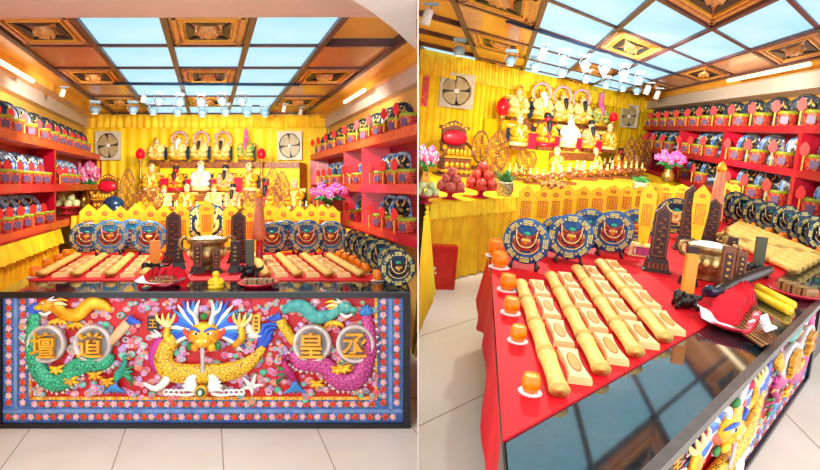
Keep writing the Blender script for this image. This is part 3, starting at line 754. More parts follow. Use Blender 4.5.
def f_flower(m1, m2):
    def fn(r):                    # vase with orchids, about 1 wide, 1.2 high
        rnd = random.Random(4)
        MB().lathe([(.12, 0), (.18, .1), (.2, .25), (.12, .36), (.15, .42)], M_BRASS, 14).build('vase', r)
        l = MB()
        for k in range(9):
            a = k*2*PI/9; l.tube([(0, 0, .38), (.2*math.cos(a), .2*math.sin(a), .62), (.42*math.cos(a), .42*math.sin(a), .55)], [.03, .07, .01], M_GREEN, 6, sub=3)
        l.build('leaves', r)
        for k in range(22):
            a = rnd.uniform(0, 2*PI); d = rnd.uniform(.05, .45); c = V3((d*math.cos(a)*1.05, d*math.sin(a)*.7 - .08, .72 + rnd.uniform(-.12, .28)*(1.1-d)))
            b = MB(); R = Matrix.Rotation(rnd.uniform(0, 6), 3, 'Y')
            for p in range(5): t = p*2*PI/5; b.sph(c + R @ V3((.07*math.cos(t), -.01, .07*math.sin(t))), (.055, .02, .055), m1 if p % 2 else m2, 7, 4)
            b.sph(c + V3((0, -.03, 0)), .025, M_GOLD2, 6, 4); b.build('blossom', r)
        s = MB(); s.tube([(0, 0, .4), (.1, 0, .8), (.25, -.05, 1.1)], .02, M_GREEN, 5, sub=3); s.tube([(0, 0, .4), (-.12, 0, .8), (-.1, -.05, 1.15)], .02, M_GREEN, 5, sub=3); s.build('stem', r)
    return fn
def f_plant(r):
    rnd = random.Random(9)
    MB().lathe([(.3, 0), (.36, .1), (.4, .5), (.42, .55), (.38, .55)], W('check_pot', 'e8e0c8', '8a7a58', 14, .5, kind='vor', lo=.2, hi=.5), 16).build('pot', r)
    MB().torus((0, 0, .3), .4, .03, M_RED, 20, 5).build('red_band', r)
    l = MB()
    for k in range(60):
        a = rnd.uniform(0, 2*PI); d = rnd.uniform(.1, .55); h = rnd.uniform(.75, 1.05)
        l.tube([(.15*math.cos(a), .15*math.sin(a), .5), (d*.7*math.cos(a), d*.7*math.sin(a), h*.85), (d*math.cos(a), d*math.sin(a), h)], [.02, .03, .005], M_GREEN, 5)
    l.build('foliage', r)
def f_globe(r):                   # track lamp with a globe shade, unit = globe diameter, hanging below z = 0
    MB().box((0, 0, -.15), (1.1, .5, .3), M_CYANL).build('driver_box', r)
    h = MB(); h.torus((0, 0, -1.0), .56, .04, M_STEEL, 16, 5, 1, 1.3, 0, PI); h.build('yoke', r)
    g = MB(); g.lathe([(.1, -1.5), (.35, -1.42), (.5, -1.1), (.48, -.9), (.3, -.66), (.1, -.6)], M_CYANL, 16); g.build('globe', r)
    MB().lathe([(.3, -1.47), (.25, -1.5), (.02, -1.5)], W('lamp_lens', 'ffffff', 'eef8ff', emit=1.0), 14).build('lens', r)
def f_can(r):                     # cylindrical track lamp, unit = diameter
    MB().box((0, 0, -.12), (1.6, .5, .24), M_CYANL).build('driver_box', r)
    MB().tube([(0, 0, -.2), (0, 0, -.7)], .1, M_STEEL, 6).build('neck', r)
    R = Matrix.Rotation(math.radians(14), 3, 'Y')
    MB().lathe([(.42, -2.3), (.5, -2.25), (.5, -.75), (.4, -.65)], M_WHITE, 16, R=R).build('lamp_can', r)
def f_incense_pack(r):            # one flat red fan-headed incense pack along +x (head at x=0..1, sticks to 2.2)
    MB().prism([(0, 0), (.12, .3), (.6, .36), (1.15, .12), (1.15, -.12), (.6, -.36), (.12, -.3)], -.04, .03, M_INC).build('red_wrapper', r)
    MB().prism([(-.03, 0), (.1, .34), (.6, .40), (1.18, .14), (1.18, -.14), (.6, -.40), (.1, -.34)], .03, .06, W('wrapper_dark', '9c0818', '84061a', 20, .7)).build('wrapper_back', r)
    s = MB()
    for i in range(5):
        z = (i-2)*.055; s.tube([(1.1, 0, z), (2.3, 0, z*1.1)], .02, M_BAMB if i % 2 else M_BROWN, 4)
    s.build('sticks', r)
    MB().box((1.6, 0, 0), (.1, .1, .25), M_RED).build('band', r)
# ------------------------------------------------------------------ altar tables with the carved dragon front
S0 = 1 / 146.7
M_SC_GOLD = W('dragon_scales_gold', '8a5a10', 'f8c01c', 42, .4, kind='edge', lo=.03, hi=.10); M_SC_GREEN = W('dragon_scales_green', '0c6a50', '3cc08c', 48, .4, kind='edge', lo=.04, hi=.16)
M_SC_MAG = W('dragon_scales_pink', '8a1a5c', 'd8509c', 48, .4, kind='edge', lo=.04, hi=.16); M_MAG = W('magenta_ribs', 'd0309c', 'a01c78', 30, .4, kind='wave')
M_RGROUND = W('relief_red_ground', 'd41420', 'b80c1a', 4, .45); M_RBLUE = W('relief_blue', '1c48b8', '2f6ad8', 8, .4); M_BGROUND = W('border_blue_ground', '4470b0', '38549c', 10, .5)
M_BORD = W('border_pale_blue', '7a98c8', '5878b0', 12, .5); M_ROSE = W('rose_orange', 'e8582c', 'c83c24', 40, .5); M_ROSEP = W('rose_pale', 'f0c0d0', 'd890b0', 40, .5)
M_SILV = W('medallion_silver', 'dcd4d0', 'b8aca8', 10, .3, .2); M_CHAR = W('character_gold', 'f0b02a', 'd08c18', 10, .35, .2); M_BUFF = W('buff', 'e8cca0', 'd0a878', 10, .5)
CL = [M_PALEP, W('cloud_teal', '7cd0b0', '50b090', 14), W('cloud_orange', 'f0a078', 'e07c58', 14), W('cloud_rose', 'e87088', 'cc4c68', 14), W('cloud_lilac', 'c8a0d0', 'a880b8', 14)]
def text_mesh(ch, size):
    cu = bpy.data.curves.new('txt', 'FONT'); cu.body = ch; cu.size = size; cu.extrude = .5; cu.offset = size*.012; cu.align_x = 'CENTER'; cu.align_y = 'CENTER'
    o = bpy.data.objects.new('txt', cu); COL.objects.link(o); bpy.context.view_layer.update()
    me = bpy.data.meshes.new_from_object(o.evaluated_get(bpy.context.evaluated_depsgraph_get()))
    vs = [tuple(v.co) for v in me.vertices]; fs = [tuple(p.vertices) for p in me.polygons]
    bpy.data.objects.remove(o); bpy.data.curves.remove(cu); bpy.data.meshes.remove(me)
    xs = [v[0] for v in vs]; ys = [v[1] for v in vs]; cx, cy = (min(xs)+max(xs))/2, (min(ys)+max(ys))/2
    k = size / max(max(xs)-min(xs), max(ys)-min(ys))
    return [((x-cx)*k, z, (y-cy)*k) for x, y, z in vs], fs
TXT = {c: text_mesh(c, 1.0) for c in '壇道皇丞王'}
def panel_parts(r, sx, sz, dep=0.0):
    """relief in picture units: x from 0 to 409, z up from the floor, front = -y; scaled by sx, sz"""
    rnd = random.Random(12)
    Q = lambda x, y, d=0: V3((x - 205, -d, 426 - y))        # from drawing coordinates
    def fin(m, name, parent=r):
        m.v = [(x*sx, y*S0 - dep, z*sz) for x, y, z in m.v]; return m.build(name, parent)
    def rect(m, x0, x1, y0, y1, d0, d1, mt): m.prism([(x0-205, 426-y1), (x1-205, 426-y1), (x1-205, 426-y0), (x0-205, 426-y0)], -d1, -d0, mt)
    m = MB(); rect(m, 1, 409, 296, 424, -8, 0, M_RGROUND); fin(m, 'relief_ground')
    for nm, a in (('top_rail', (0, 410, 291.6, 297)), ('bottom_rail', (0, 410, 421, 426)), ('side_rail', (0, 5, 297, 421)), ('side_rail', (402.5, 410, 297, 421))):
        m = MB(); rect(m, *a, -8, 4, M_BLACK); fin(m, nm)
    m = MB(); rect(m, 5, 32, 297, 421, 0, .8, M_BGROUND); rect(m, 376, 402.5, 297, 421, 0, .8, M_BGROUND); rect(m, 32, 376, 398, 421, 0, .8, M_BGROUND)
    for x in (17.5, 390): rect(m, x-1.6, x+1.6, 297, 409, .8, 1.2, M_BORD)
    rect(m, 5, 402, 408, 411.5, .8, 1.2, M_BORD)
    def rose(x, y, k):
        c = M_ROSE if k % 2 else M_ROSEP
        for p in range(5): a = p*2*PI/5 + k; m.sph(Q(x+1.9*math.cos(a), y+1.9*math.sin(a), .9), (1.7, .8, 1.7), c, 6, 4)
        m.sph(Q(x, y, 1.4), (1.2, .7, 1.2), M_GOLD2 if k % 2 == 0 else M_RED, 6, 4)
        for p in (-1, 1): m.sph(Q(x+p*3.2, y+p*2.6, .8), (1.6, .5, 1.1), M_GREEN if k % 3 else M_LBLUE, 6, 4)
    k = 0
    for yy in range(16):
        for q, x in enumerate((10.5, 24.5, 383, 396.5)): rose(x, 301+yy*6.7, q + yy)
    for xx in range(52):
        for q, y in enumerate((403, 415.8)): rose(10 + xx*7.5 if q else 36 + xx*6.6, y, xx + q)
    fin(m, 'floral_border')
    m = MB()
    for a in ((31, 33.5, 297, 397), (374.5, 377, 297, 397), (31, 377, 395.5, 398.5)): rect(m, *a, 0, 1.4, M_GOLD)
    for i in range(58): m.sph(Q(34+i*6, 397, 1.4), (1, .7, 1), M_WHITE if i % 2 else M_ROSE, 6, 3)
    for i in range(17):
        for x in (32.2, 375.8): m.sph(Q(x, 300+i*6, 1.4), (1, .7, 1), M_WHITE if i % 2 else M_ROSE, 6, 3)
    fin(m, 'gold_beading')
    m = MB()
    def cloud(x, y, n=6, s=1):
        for i in range(n):
            a = rnd.uniform(0, 6.28); d = rnd.uniform(0, 9)*s; q = Q(x+d*math.cos(a)*1.3, y+d*math.sin(a)*.7, 1); rr = rnd.uniform(2.4, 4.6)*s
            c = rnd.choice(CL); m.sph(q, (rr, 1.6, rr*.75), c, 10, 5); m.torus((q.x, q.y-1.2, q.z), rr*.6, .5, rnd.choice(CL), 12, 4)
    for x, y in ((137, 345), (148, 352), (140, 362), (135, 378), (150, 385), (140, 392), (160, 389), (120, 300), (44, 352), (40, 388), (84, 322), (90, 350), (110, 335), (76, 352), (60, 325), (243, 341), (252, 350), (262, 378), (270, 388), (275, 345), (280, 360), (244, 312), (262, 308), (318, 318), (334, 350), (340, 318), (350, 365), (325, 388), (362, 391), (300, 330), (296, 350), (186, 352), (172, 303), (276, 304), (150, 303), (368, 320), (370, 380), (104, 388), (92, 390), (310, 390)):
        cloud(x, y, 6, .8)
    for ix in range(30):
        for iy in range(9):
            if rnd.random() < .66: cloud(39 + ix*11.4 + rnd.uniform(-4, 4), 303 + iy*11 + rnd.uniform(-4, 4), 4, 1.15)
    fin(m, 'clouds')['kind'] = 'stuff'
    # central dragon
    m = MB(); m.tube([Q(178, 336, 3), Q(169, 345, 4), Q(166, 357, 5), Q(173, 368, 6), Q(188, 371, 6), Q(207, 371, 6), Q(224, 370, 6), Q(240, 366, 6), Q(254, 358, 5), Q(265, 345, 4)], [7, 8.5, 9.5, 10, 10, 10, 9.5, 8.5, 6, 3], M_SC_GOLD, 12, .55, sub=4)
    dr = fin(m, 'dragon')
    m = MB(); m.tube([Q(164, 336, 4), Q(158, 346, 5), Q(156, 358, 5), Q(160, 370, 4)], [3, 5, 5, 2], M_MAG, 8, .6, sub=3); fin(m, 'dragon_belly', dr)
    m = MB()
    for i in range(13):
        for s in (-1, 1):
            t = i/12; th = math.radians(-32 + 112*t); x0, y0 = 207 + s*8, 331 - 4*t; L = 44 - 10*t
            ex, ey = 207 + s*L*math.cos(th), min(max(331 - 40*math.sin(th), 299), 350)
            m.tube([Q(x0, y0, 3), Q((x0+ex)/2 + s*2, (y0+ey)/2 - 3, 5), Q(ex, max(ey, 299), 3)], [3, 2.6, .7], (M_WHITE, M_RBLUE, M_RBLUE, M_LBLUE)[i % 4], 7, .7, sub=4)
    fin(m, 'dragon_mane', dr)
    m = MB(); m.sph(Q(207, 332, 6), (15.5, 7, 12.5), M_GOLD, 16, 10); m.sph(Q(207, 338, 10), (9.5, 5, 6.5), M_GOLD, 12, 8)
    for s in (-1, 1):
        m.sph(Q(207+s*3.4, 337, 13), (2.6, 2, 2), M_GOLD2, 8, 5); m.sph(Q(207+s*8, 344, 9), (4.5, 3, 4.5), M_GOLD, 10, 6)
        m.sph(Q(207+s*6.5, 330, 11), (3, 1.6, 2), M_WHITE, 8, 5); m.sph(Q(207+s*6, 330, 12.6), (1.2, .7, 1.3), M_BEARD, 6, 4)
        m.tube([Q(207+s*2, 328, 12), Q(207+s*8, 325, 12), Q(207+s*13, 327, 9)], [1.3, 1.6, .6], M_RBLUE, 6, sub=3)
        m.tube([Q(207+s*13, 336, 7), Q(207+s*19, 329, 6), Q(207+s*21, 322, 4)], [3.2, 2.6, .6], M_ROSE, 7, .6, sub=3)
        m.sph(Q(207+s*14, 344, 7), (3, 2, 4), M_GREEN, 8, 5)
        m.tube([Q(207+s*6, 323, 7), Q(207+s*9, 313, 8), Q(207+s*15, 308, 7), Q(207+s*17, 300, 5)], [2.2, 2, 1.6, .6], M_WHITE, 7, sub=3)
    m.sph(Q(207, 314, 8), (4, 3, 3.5), M_GREEN, 10, 6); m.tube([Q(200, 346, 9), Q(207, 349, 10), Q(214, 346, 9)], [1.4, 1.8, 1.4], M_RED, 6, sub=3); fin(m, 'dragon_face', dr)
    m = MB(); m.tube([Q(207, 344, 11), Q(207, 358, 11), Q(207, 376, 9)], [2.2, 1.8, 2.8], W('grey_tongue', 'c8c4c4', 'a8a4a6'), 8, .6, sub=3); fin(m, 'dragon_tongue', dr)
    for s in (-1, 1):
        m = MB()
        for i in range(7):
            a = i*.33 - .1; m.tube([Q(207+s*6, 386, 10), Q(207+s*(10+5*math.cos(a)), 383-9*math.sin(a), 12), Q(207+s*(9+11*math.cos(a)), 385-15*math.sin(a), 11)], [2.4, 2.2, .9], M_WHITE, 6, .7, sub=3)
        m.tube([Q(207+s*8, 389, 9), Q(207+s*18, 391, 9), Q(207+s*40, 390, 6)], [2, 1.6, .6], M_WHITE, 6, .7, sub=3)
        for i in range(4): m.torus(Q(207+s*(22+5*i), 389, 7), 2.6, 1.1, M_WHITE, 12, 5)
        fin(m, 'wave_crest', dr)
    m = MB(); m.tube([Q(163, 365, 6), Q(172, 374, 9), Q(160, 385, 8), Q(147, 380, 6)], [3, 4.4, 3.2, 1.5], M_WHITE, 8, .6, sub=3); fin(m, 'white_foot', dr)
    m = MB()
    for i in range(5): m.tube([Q(253, 384, 5), Q(253+12*math.cos(i*1.2), 382-11*math.sin(i*1.2), 5)], [3, .7], M_WHITE, 6, .6)
    fin(m, 'white_splash', dr)
    m = MB(); R90 = Matrix.Rotation(PI/2, 3, 'X')
    m.lathe([(6.5, 0), (6.5, 3), (5, 4)], M_GOLD, 20, Q(206.5, 386, 11), R=R90); m.lathe([(4.4, 3), (4.4, 4.6), (2.4, 5.2)], M_GREEN, 18, Q(206.5, 386, 11), R=R90); m.sph(Q(206.5, 386, 16.4), (2, 1.2, 2.6), M_WHITE, 10, 6); fin(m, 'jewel', dr)
    for s, x in ((-1, 178), (1, 233)):
        m = MB(); m.sph(Q(x, 317.5, 5), (4, 3.5, 4), W('pompom', 'd8104c', 'b0083c', 60, .7), 12, 8); fin(m, 'pompom', dr)
        m = MB(); m.tube([Q(207+s*28, 344, 4), Q(207+s*37, 336, 6), Q(207+s*36, 325, 6)], [3.5, 4, 3], M_GOLD, 8, .7, sub=3)
        for i in range(4): m.tube([Q(207+s*36, 325, 6), Q(207+s*(30+5*i), 317, 8), Q(207+s*(29+6*i), 311, 6)], [2, 1.8, .5], M_GOLD2, 6, sub=3)
        for i in range(3): m.tube([Q(207+s*(43+i*2), 335, 4), Q(207+s*(50+3*i), 328 + i*3, 5)], [2.4, .6], M_WHITE, 6, .6)
        fin(m, 'claw', dr)
    m = MB()
    for i in range(5): m.tube([Q(260, 350, 3), Q(268+4*math.sin(i), 340-4*i, 4), Q(264+5*i, 333-2*i, 3)], [3, 2.6, .6], M_RBLUE, 6, .6, sub=3)
    fin(m, 'dragon_tail', dr)
    m = MB(); rect(m, 150, 161, 315, 329, 1, 4, M_BLACK); pv, pf = TXT['王']; m.add([(x*8 + 155.5-205, -4.2 - y, z*9 + 426-322) for x, y, z in pv], pf, M_CHAR); fin(m, 'plaque')
    m = MB(); rect(m, 254, 261.5, 313, 331, 1, 5, M_GOLD)
    for i in range(4): rect(m, 256, 259.5, 315+4*i, 317.5+4*i, 5, 5.5, M_BROWN)
    for i in range(4): m.tube([Q(254, 328, 3), Q(246, 320+4*i, 4)], [3, 1.2], M_WHITE, 6, .6)
    fin(m, 'plaque')
    # side dragons
    def side(pts, rad, m1, spikes, crest, nm):
        m = MB(); m.tube([Q(x, y, 4) for x, y in pts], rad, m1, 10, .6, sub=5); d = fin(m, nm)
        m = MB(); n = len(pts)
        for i in range(1, n-1):
            x, y = pts[i]; dx, dy = pts[i+1][0]-pts[i-1][0], pts[i+1][1]-pts[i-1][1]; L = math.hypot(dx, dy); nx, ny = -dy/L*spikes, dx/L*spikes
            for q in (-.6, -.2, .2, .6):
                cx, cy = x + dx*q*.5 + nx*rad[i]*.95, y + dy*q*.5 + ny*rad[i]*.95; m.tube([Q(cx, cy, 4), Q(cx+nx*3, cy+ny*3, 3)], [1.8, .4], M_WHITE, 5)
        fin(m, 'back_spikes', d)['kind'] = 'stuff'
        m = MB(); x, y = pts[0]
        for i in range(6): a = PI*.15 + i*PI*.14; m.tube([Q(x, y, 4), Q(x+5*math.cos(a), y-6*math.sin(a), 5), Q(x+8*math.cos(a), y-11*math.sin(a), 4)], [2.6, 2.2, .6], crest, 6, .7, sub=3)
        fin(m, 'tail_crest', d)
    side([(39, 312), (37, 330), (38, 350), (44, 370), (56, 380), (68, 378), (78, 367), (92, 361), (106, 360), (114, 352)], [5, 7, 8.5, 9, 9, 9, 9, 9, 8, 5], M_SC_GREEN, 1, M_RBLUE, 'green_dragon')
    side([(366, 314), (369, 332), (368, 352), (360, 374), (346, 380), (334, 374), (326, 364), (312, 361), (300, 359), (294, 350)], [5, 7, 8.5, 9, 9, 9, 9, 9, 8, 5], M_SC_MAG, -1, M_LBLUE, 'pink_dragon')
    def head(s, x, y, nm, mm):
        s = -s; bs = -s
        m = MB(); m.sph(Q(x, y, 5), (8, 4, 6), mm, 12, 8); m.sph(Q(x+s*8, y+2, 5), (5, 3, 3), mm, 10, 6); m.tube([Q(x+s*8, y+6, 5), Q(x+s*2, y+9, 5), Q(x-s*4, y+6, 4)], [1, 2, 1.5], M_WHITE, 6, sub=3)
        m.sph(Q(x+s*2, y-2, 8), (1.6, 1, 1.6), M_WHITE, 8, 5); m.sph(Q(x+s*2, y-2, 9), (.7, .5, .7), M_BEARD, 6, 4)
        for i in range(6): m.tube([Q(x-s*4, y-2+i, 4), Q(x-s*(12+i), y-6+4*i, 4), Q(x-s*(20-i), y-4+4*i, 3)], [2, 2, .5], M_GOLD2 if i % 2 else M_GOLD, 6, .7, sub=3)
        for i in range(2): m.tube([Q(x-s*2, y-5, 6), Q(x-s*(8+4*i), y-9+3*i, 6)], [1.4, .5], M_WHITE, 6)
        d = fin(m, nm)
        m = MB(); m.tube([Q(x+bs*4, y, 3), Q(x+bs*16, y+8, 4), Q(x+bs*30, y+9, 4), Q(x+bs*42, y-1, 4), Q(x+bs*54, y, 3), Q(x+bs*62, y+6, 2)], [4, 6, 7, 7, 6, 2], mm, 9, .6, sub=4); fin(m, 'dragon_body', d)
        m = MB()
        for bx, by in ((x+bs*30, y+18), (x+bs*12, y+14)):
            for i in range(4): m.tube([Q(bx, by, 4), Q(bx+s*(-6+5*i), by+3, 5), Q(bx+s*(-8+6*i), by+7, 3)], [2.4, 1.8, .5], M_GOLD, 6, .8, sub=3)
        fin(m, 'claw', d)
    head(1, 51, 304, 'gold_dragon', M_GOLD); head(-1, 345, 306, 'teal_dragon', W('teal_scale', '2c8a90', '60b8a8', 20))
    for s, pts in ((1, [(113, 342), (122, 331), (131, 321)]), (-1, [(298, 343), (290, 333), (281, 318)])):
        m = MB(); m.tube([Q(x, y, 5) for x, y in pts], [3.5, 5, 5], M_BUFF if s > 0 else M_SC_GOLD, 9, .8, sub=3)
        ex, ey = pts[-1]
        for i in range(5): m.tube([Q(ex, ey, 4), Q(ex+s*(2+3*i), ey-8+i*2, 4)], [2.6, .5], M_RBLUE, 6, .7)
        fin(m, 'dragon_arm')
    for x, y, mm in ((62, 366, 0), (76, 377, 0), (112, 378, 0), (338, 366, 1), (318, 380, 1), (345, 365, 1), (100, 372, 0)):
        m = MB()
        for i in range(5): a = i*1.05 - .6; m.tube([Q(x, y, 6), Q(x+5*math.cos(a), y+4*math.sin(a), 8), Q(x+9*math.cos(a), y+6*math.sin(a), 5)], [2.2, 1.8, .4], M_GOLD, 6, sub=3)
        fin(m, 'claw')
    for s, x, c1, c2 in ((1, 123, M_TEAL, M_LBLUE), (-1, 291, W('phoenix_magenta', 'c01c70', '900c54', 20), M_LBLUE)):
        m = MB(); m.tube([Q(x+s*6, 357, 5), Q(x+s*4, 364, 6), Q(x, 371, 6), Q(x-s*5, 378, 5)], [2.4, 3.4, 4.6, 2.5], c1, 9, .8, sub=3); m.sph(Q(x+s*6, 355, 6), (3, 2.4, 2.6), c1, 8, 6)
        m.tube([Q(x+s*8, 355, 7), Q(x+s*12, 357, 6)], [1.2, .3], M_GOLD, 6)
        ph = fin(m, 'phoenix'); m = MB()
        for i in range(6): m.tube([Q(x-s*4, 376, 4), Q(x-s*(8-i), 384, 6), Q(x-s*(16-4.5*i), 391, 4)], [1.8, 2, .6], c2, 6, .7, sub=3)
        fin(m, 'phoenix_tail', ph); m = MB()
        for i in range(5): m.tube([Q(x, 368, 6), Q(x+s*(8+i), 366+3*i, 7), Q(x+s*(14-i), 364+5*i, 4)], [1.8, 1.8, .5], c1 if i % 2 else M_GREEN, 6, .7, sub=3)
        fin(m, 'phoenix_wing', ph)
    for x, ch in ((51.3, '壇'), (97, '道'), (313, '皇'), (355.7, '丞')):
        m = MB(); m.lathe([(19, 0), (19, 5), (18, 6.5), (15.5, 6.5), (15, 5)], M_SILV, 36, Q(x, 341.5, 2), R=R90)
        for q in (13, 10.5, 8): m.torus(Q(x, 341.5, 7.2), q, .7, M_STEEL, 32, 5)
        md = fin(m, 'medallion'); pv, pf = TXT[ch]
        m = MB(); m.add([(px_*24.5 + x-205, y*3.6 - 10.5, z*25 + 426-341.5) for px_, y, z in pv], pf, M_CHAR); fin(m, 'gold_character', md)

# left-hand room's table
PT = [A.H(1, 291.4, TOPA), A.H(409.5, 291.4, TOPA)]
dpt = 6.45
r = thing('altar_table', 'black framed altar table with painted dragon relief front, left room', 'table', Matrix.Translation(PA(-.03, PT[0].y, FLO)))
wA = 410 * S0 / 2
panel_parts(r, S0, S0)
def kidA(m, nm, parent=r):
    o = V3(r.matrix_world.translation); m.v = [tuple(V3(p) - o) for p in m.v]; return m.build(nm, parent)
Yf = PT[0].y
q = clip([PA(-1.425, Yf-.01, 0), PA(1.365, Yf-.01, 0), PA(1.365, dpt, 0), PA(-1.425, dpt, 0)], sideA)
kidA(slab(MB(), q, None, TOPA - .035, TOPA, M_GRAN, A), 'granite_top')
q = clip([PA(-1.40, Yf+.06, 0), PA(1.34, Yf+.06, 0), PA(1.34, dpt-.03, 0), PA(-1.40, dpt-.03, 0)], sideA)
kidA(slab(MB(), q, None, FLO, TOPA - .035, M_RED, A), 'cabinet_body')
q = clip([PA(-1.36, 4.21, 0), PA(1.30, 4.21, 0), PA(1.30, dpt-.02, 0), PA(-1.36, dpt-.02, 0)], sideA)
tag(slab(MB(), q, None, TOPA, TOPA + .006, M_CLOTH, A).build('tablecloth'), 'red cloth lying on the black altar table in the left room', 'tablecloth')

# right-hand room's table
sB = .0124; zB = TH / 134.4
Mt = B.M(PB(-1.0, 0, HFL), B.ey * -1)
x_, y_ = B.ex, B.n.cross(B.ex)
Mt = Matrix(((x_.x, y_.x, B.n.x, 0), (x_.y, y_.y, B.n.y, 0), (x_.z, y_.z, B.n.z, 0), (0, 0, 0, 1)))
Mt.translation = PB(-1.0, 0, HFL)
r = thing('altar_table', 'altar table with polished black granite top seen from above, right room', 'table', Mt)
IB = Mt.inverted(); panel_parts(r, sB, zB, -.08)
def kidB(m, nm, parent=r):
    m.v = [tuple(IB @ V3(p)) for p in m.v]; return m.build(nm, parent)
cBp = B.H(500, 443, HT); eyt = B.ey
def TB(s, t, h): return B.seth(lip + B.ex*s + eyt*t, h)
q = [TB(-2.75, 0, 0), TB(4.2, 0, 0), TB(4.2, 3.3, 0), TB(-2.55, 3.3, 0)]
kidB(slab(MB(), q, None, HT - .03, HT, M_GRAN, B), 'granite_top')
q = [TB(-2.755, -.012, 0), TB(4.2, -.012, 0), TB(4.2, .05, 0), TB(-2.755, .05, 0)]
kidB(slab(MB(), q, None, HT - .03, HT + .004, M_LIP, B), 'front_lip')
q = [TB(-2.55, .16, 0), TB(4.1, .16, 0), TB(4.1, 3.2, 0), TB(-2.35, 3.2, 0)]
kidB(slab(MB(), q, None, HFL, HT - .03, M_BLACK, B), 'cabinet_body')
# its cloth: sheet on top plus the drop over the left end
r = thing('tablecloth', 'red cloth hanging over the left end of the granite table, right room', 'tablecloth', Matrix.Translation(TB(-2.6, .6, HT)))
IC = r.matrix_world.inverted()
q = [B.H(u, v, HT) for u, v in ((502.5, 443), (600, 388), (701, 329.5), (760, 291), (819, 250), (718, 209.5), (490, 252.5))]
m = slab(MB(), q, None, HT, HT + .008, M_CLOTH, B); m.v = [tuple(IC @ V3(p)) for p in m.v]; m.build('top_sheet', r)
m = MB(); n = 24; vs = []
for j in range(7):
    for i in range(n + 1):
        t = i/n; P = q[0].lerp(q[6], t); out = -B.ex
        dr = (.34 + .08*math.sin(t*9)) * j/6; k = .02*math.sin(i*1.1) * j/6
        vs.append(IC @ (B.seth(P, HT + .008 - dr) + out*(.012 + k + .25*dr*t)))
m.add(vs, [(j*(n+1)+i, j*(n+1)+i+1, (j+1)*(n+1)+i+1, (j+1)*(n+1)+i) for j in range(6) for i in range(n)], M_CLOTH, True); m.build('hanging_side', r)
# ------------------------------------------------------------------ left-hand room: shelves and their pots
FRONT = V3((0, -1, 0))
def shelf(fr, front, outline, tops, th, divs, hbot, label, gfn):
    """outline(t0, t1, d0, d1) gives a plan quad between run positions and depths"""
    r = thing('display_shelf', label, 'shelf', Matrix.Translation(front)); I = r.matrix_world.inverted()
    def part(nm, q, h0, h1, m):
        q = clip(q, gfn)
        if len(q) < 3: return
        x = slab(MB(), q, None, h0, h1, m, fr); x.v = [tuple(I @ V3(p)) for p in x.v]; x.build(nm, r)
    t0, t1 = outline.span
    for h in tops: part('shelf_board', outline(t0, t1, 0, 1), h - th, h, M_RED if fr is B or h < .4 else M_ORANGE)
    part('back_board', outline(t0, t1, .95, 1), hbot, tops[0] - th, M_REDBACK)
    for d in divs:
        for hi, lo in zip(tops, tops[1:]): part('divider', outline(d - .035*outline.w, d + .035*outline.w, .02, .95), lo, hi - th, M_RED)
    part('divider', outline(t0, t0 + .06, 0, .95), tops[-1], tops[0] - th, M_RED)
    return r
class Out:
    def __init__(s, f, span, w=1): s.f = f; s.span = span; s.w = w
    def __call__(s, t0, t1, d0, d1): return [s.f(t0, d0), s.f(t1, d0), s.f(t1, d1), s.f(t0, d1)]
TOPS = [.49, .01, -.42]
AL, AR = -1.75, 1.65
oL = Out(lambda t, d: PA(AL - .29*d, YB - .02 - t, 0), (0, 6.2), .8)
shelf(A, PA(AL, 6, 0), oL, TOPS, .085, [YB - 6.42], -.5, 'red lacquered three tier wall shelf at the left edge of the left room', sideA)
oR = Out(lambda t, d: PA(AR + .31*d, YB - .02 - t, 0), (0, 6), .8)
shelf(A, PA(AR, 6, 0), oR, TOPS, .085, [YB - 6.9, YB - 6.08], -.5, 'red lacquered three tier wall shelf on the right of the left room', sideA)
TIER = ['top', 'middle', 'bottom']
def pots(fr, key, lists, place, room, side, dia, pl, order):
    for k, us in enumerate(lists):
        for i, u in enumerate(us):
            P, Q, f = place(u, k)
            if P is None: continue
            w = nth(i, len(us), *order)
            put('pot', f_pot, 'ritual_pot', 'red pot with paper tag, %s, %s shelf, %s' % (w, TIER[k], side), 'pot', fr.M(P, f, 0, dia), 'red pots on the %s shelf of the %s' % (TIER[k], side))
            v = 0 if k == 0 else 1
            put(('sp', v), f_shelfplate(v), 'dragon_plate', '%s dragon plate, %s, %s shelf, %s' % (['dark', 'blue rimmed'][v], w, TIER[k], side), 'plate', fr.M(Q, f, 0, pl), 'dragon plates on the %s shelf of the %s' % (TIER[k], side))
def plA(front, sg):
    def f(u, k):
        pa, qa = front + sg*.088, front + sg*.205; Y = pa*560/(u-209)
        P = PA(pa, Y, TOPS[k]); Q = PA(qa, Y + .07, TOPS[k])
        while sideA(Q) < .17 and sg > 0: Q = Q + A.ey*.02
        return P, Q, (CAM - P).normalized()*.75 + V3((-sg, 0, 0))*.55
    return f
pots(A, 'l', [[1, 14, 27.5, 41.5, 51.5, 59.5, 66.5, 74, 80, 85], [1, 11, 23, 34, 43, 62, 68, 74], [3, 13, 24, 36, 46]], plA(AL, -1), 'left', 'left room left wall', .165, .29, ('nearest', 'from the front', 'farthest'))
pots(A, 'r', [[409, 396, 380, 367, 354, 343, 333.5, 326, 320], [407, 395, 381, 359.5, 353, 338, 331.5, 326], [407, 394, 380, 356]], plA(AR, 1), 'left', 'left room right wall', .165, .29, ('nearest', 'from the front', 'farthest'))
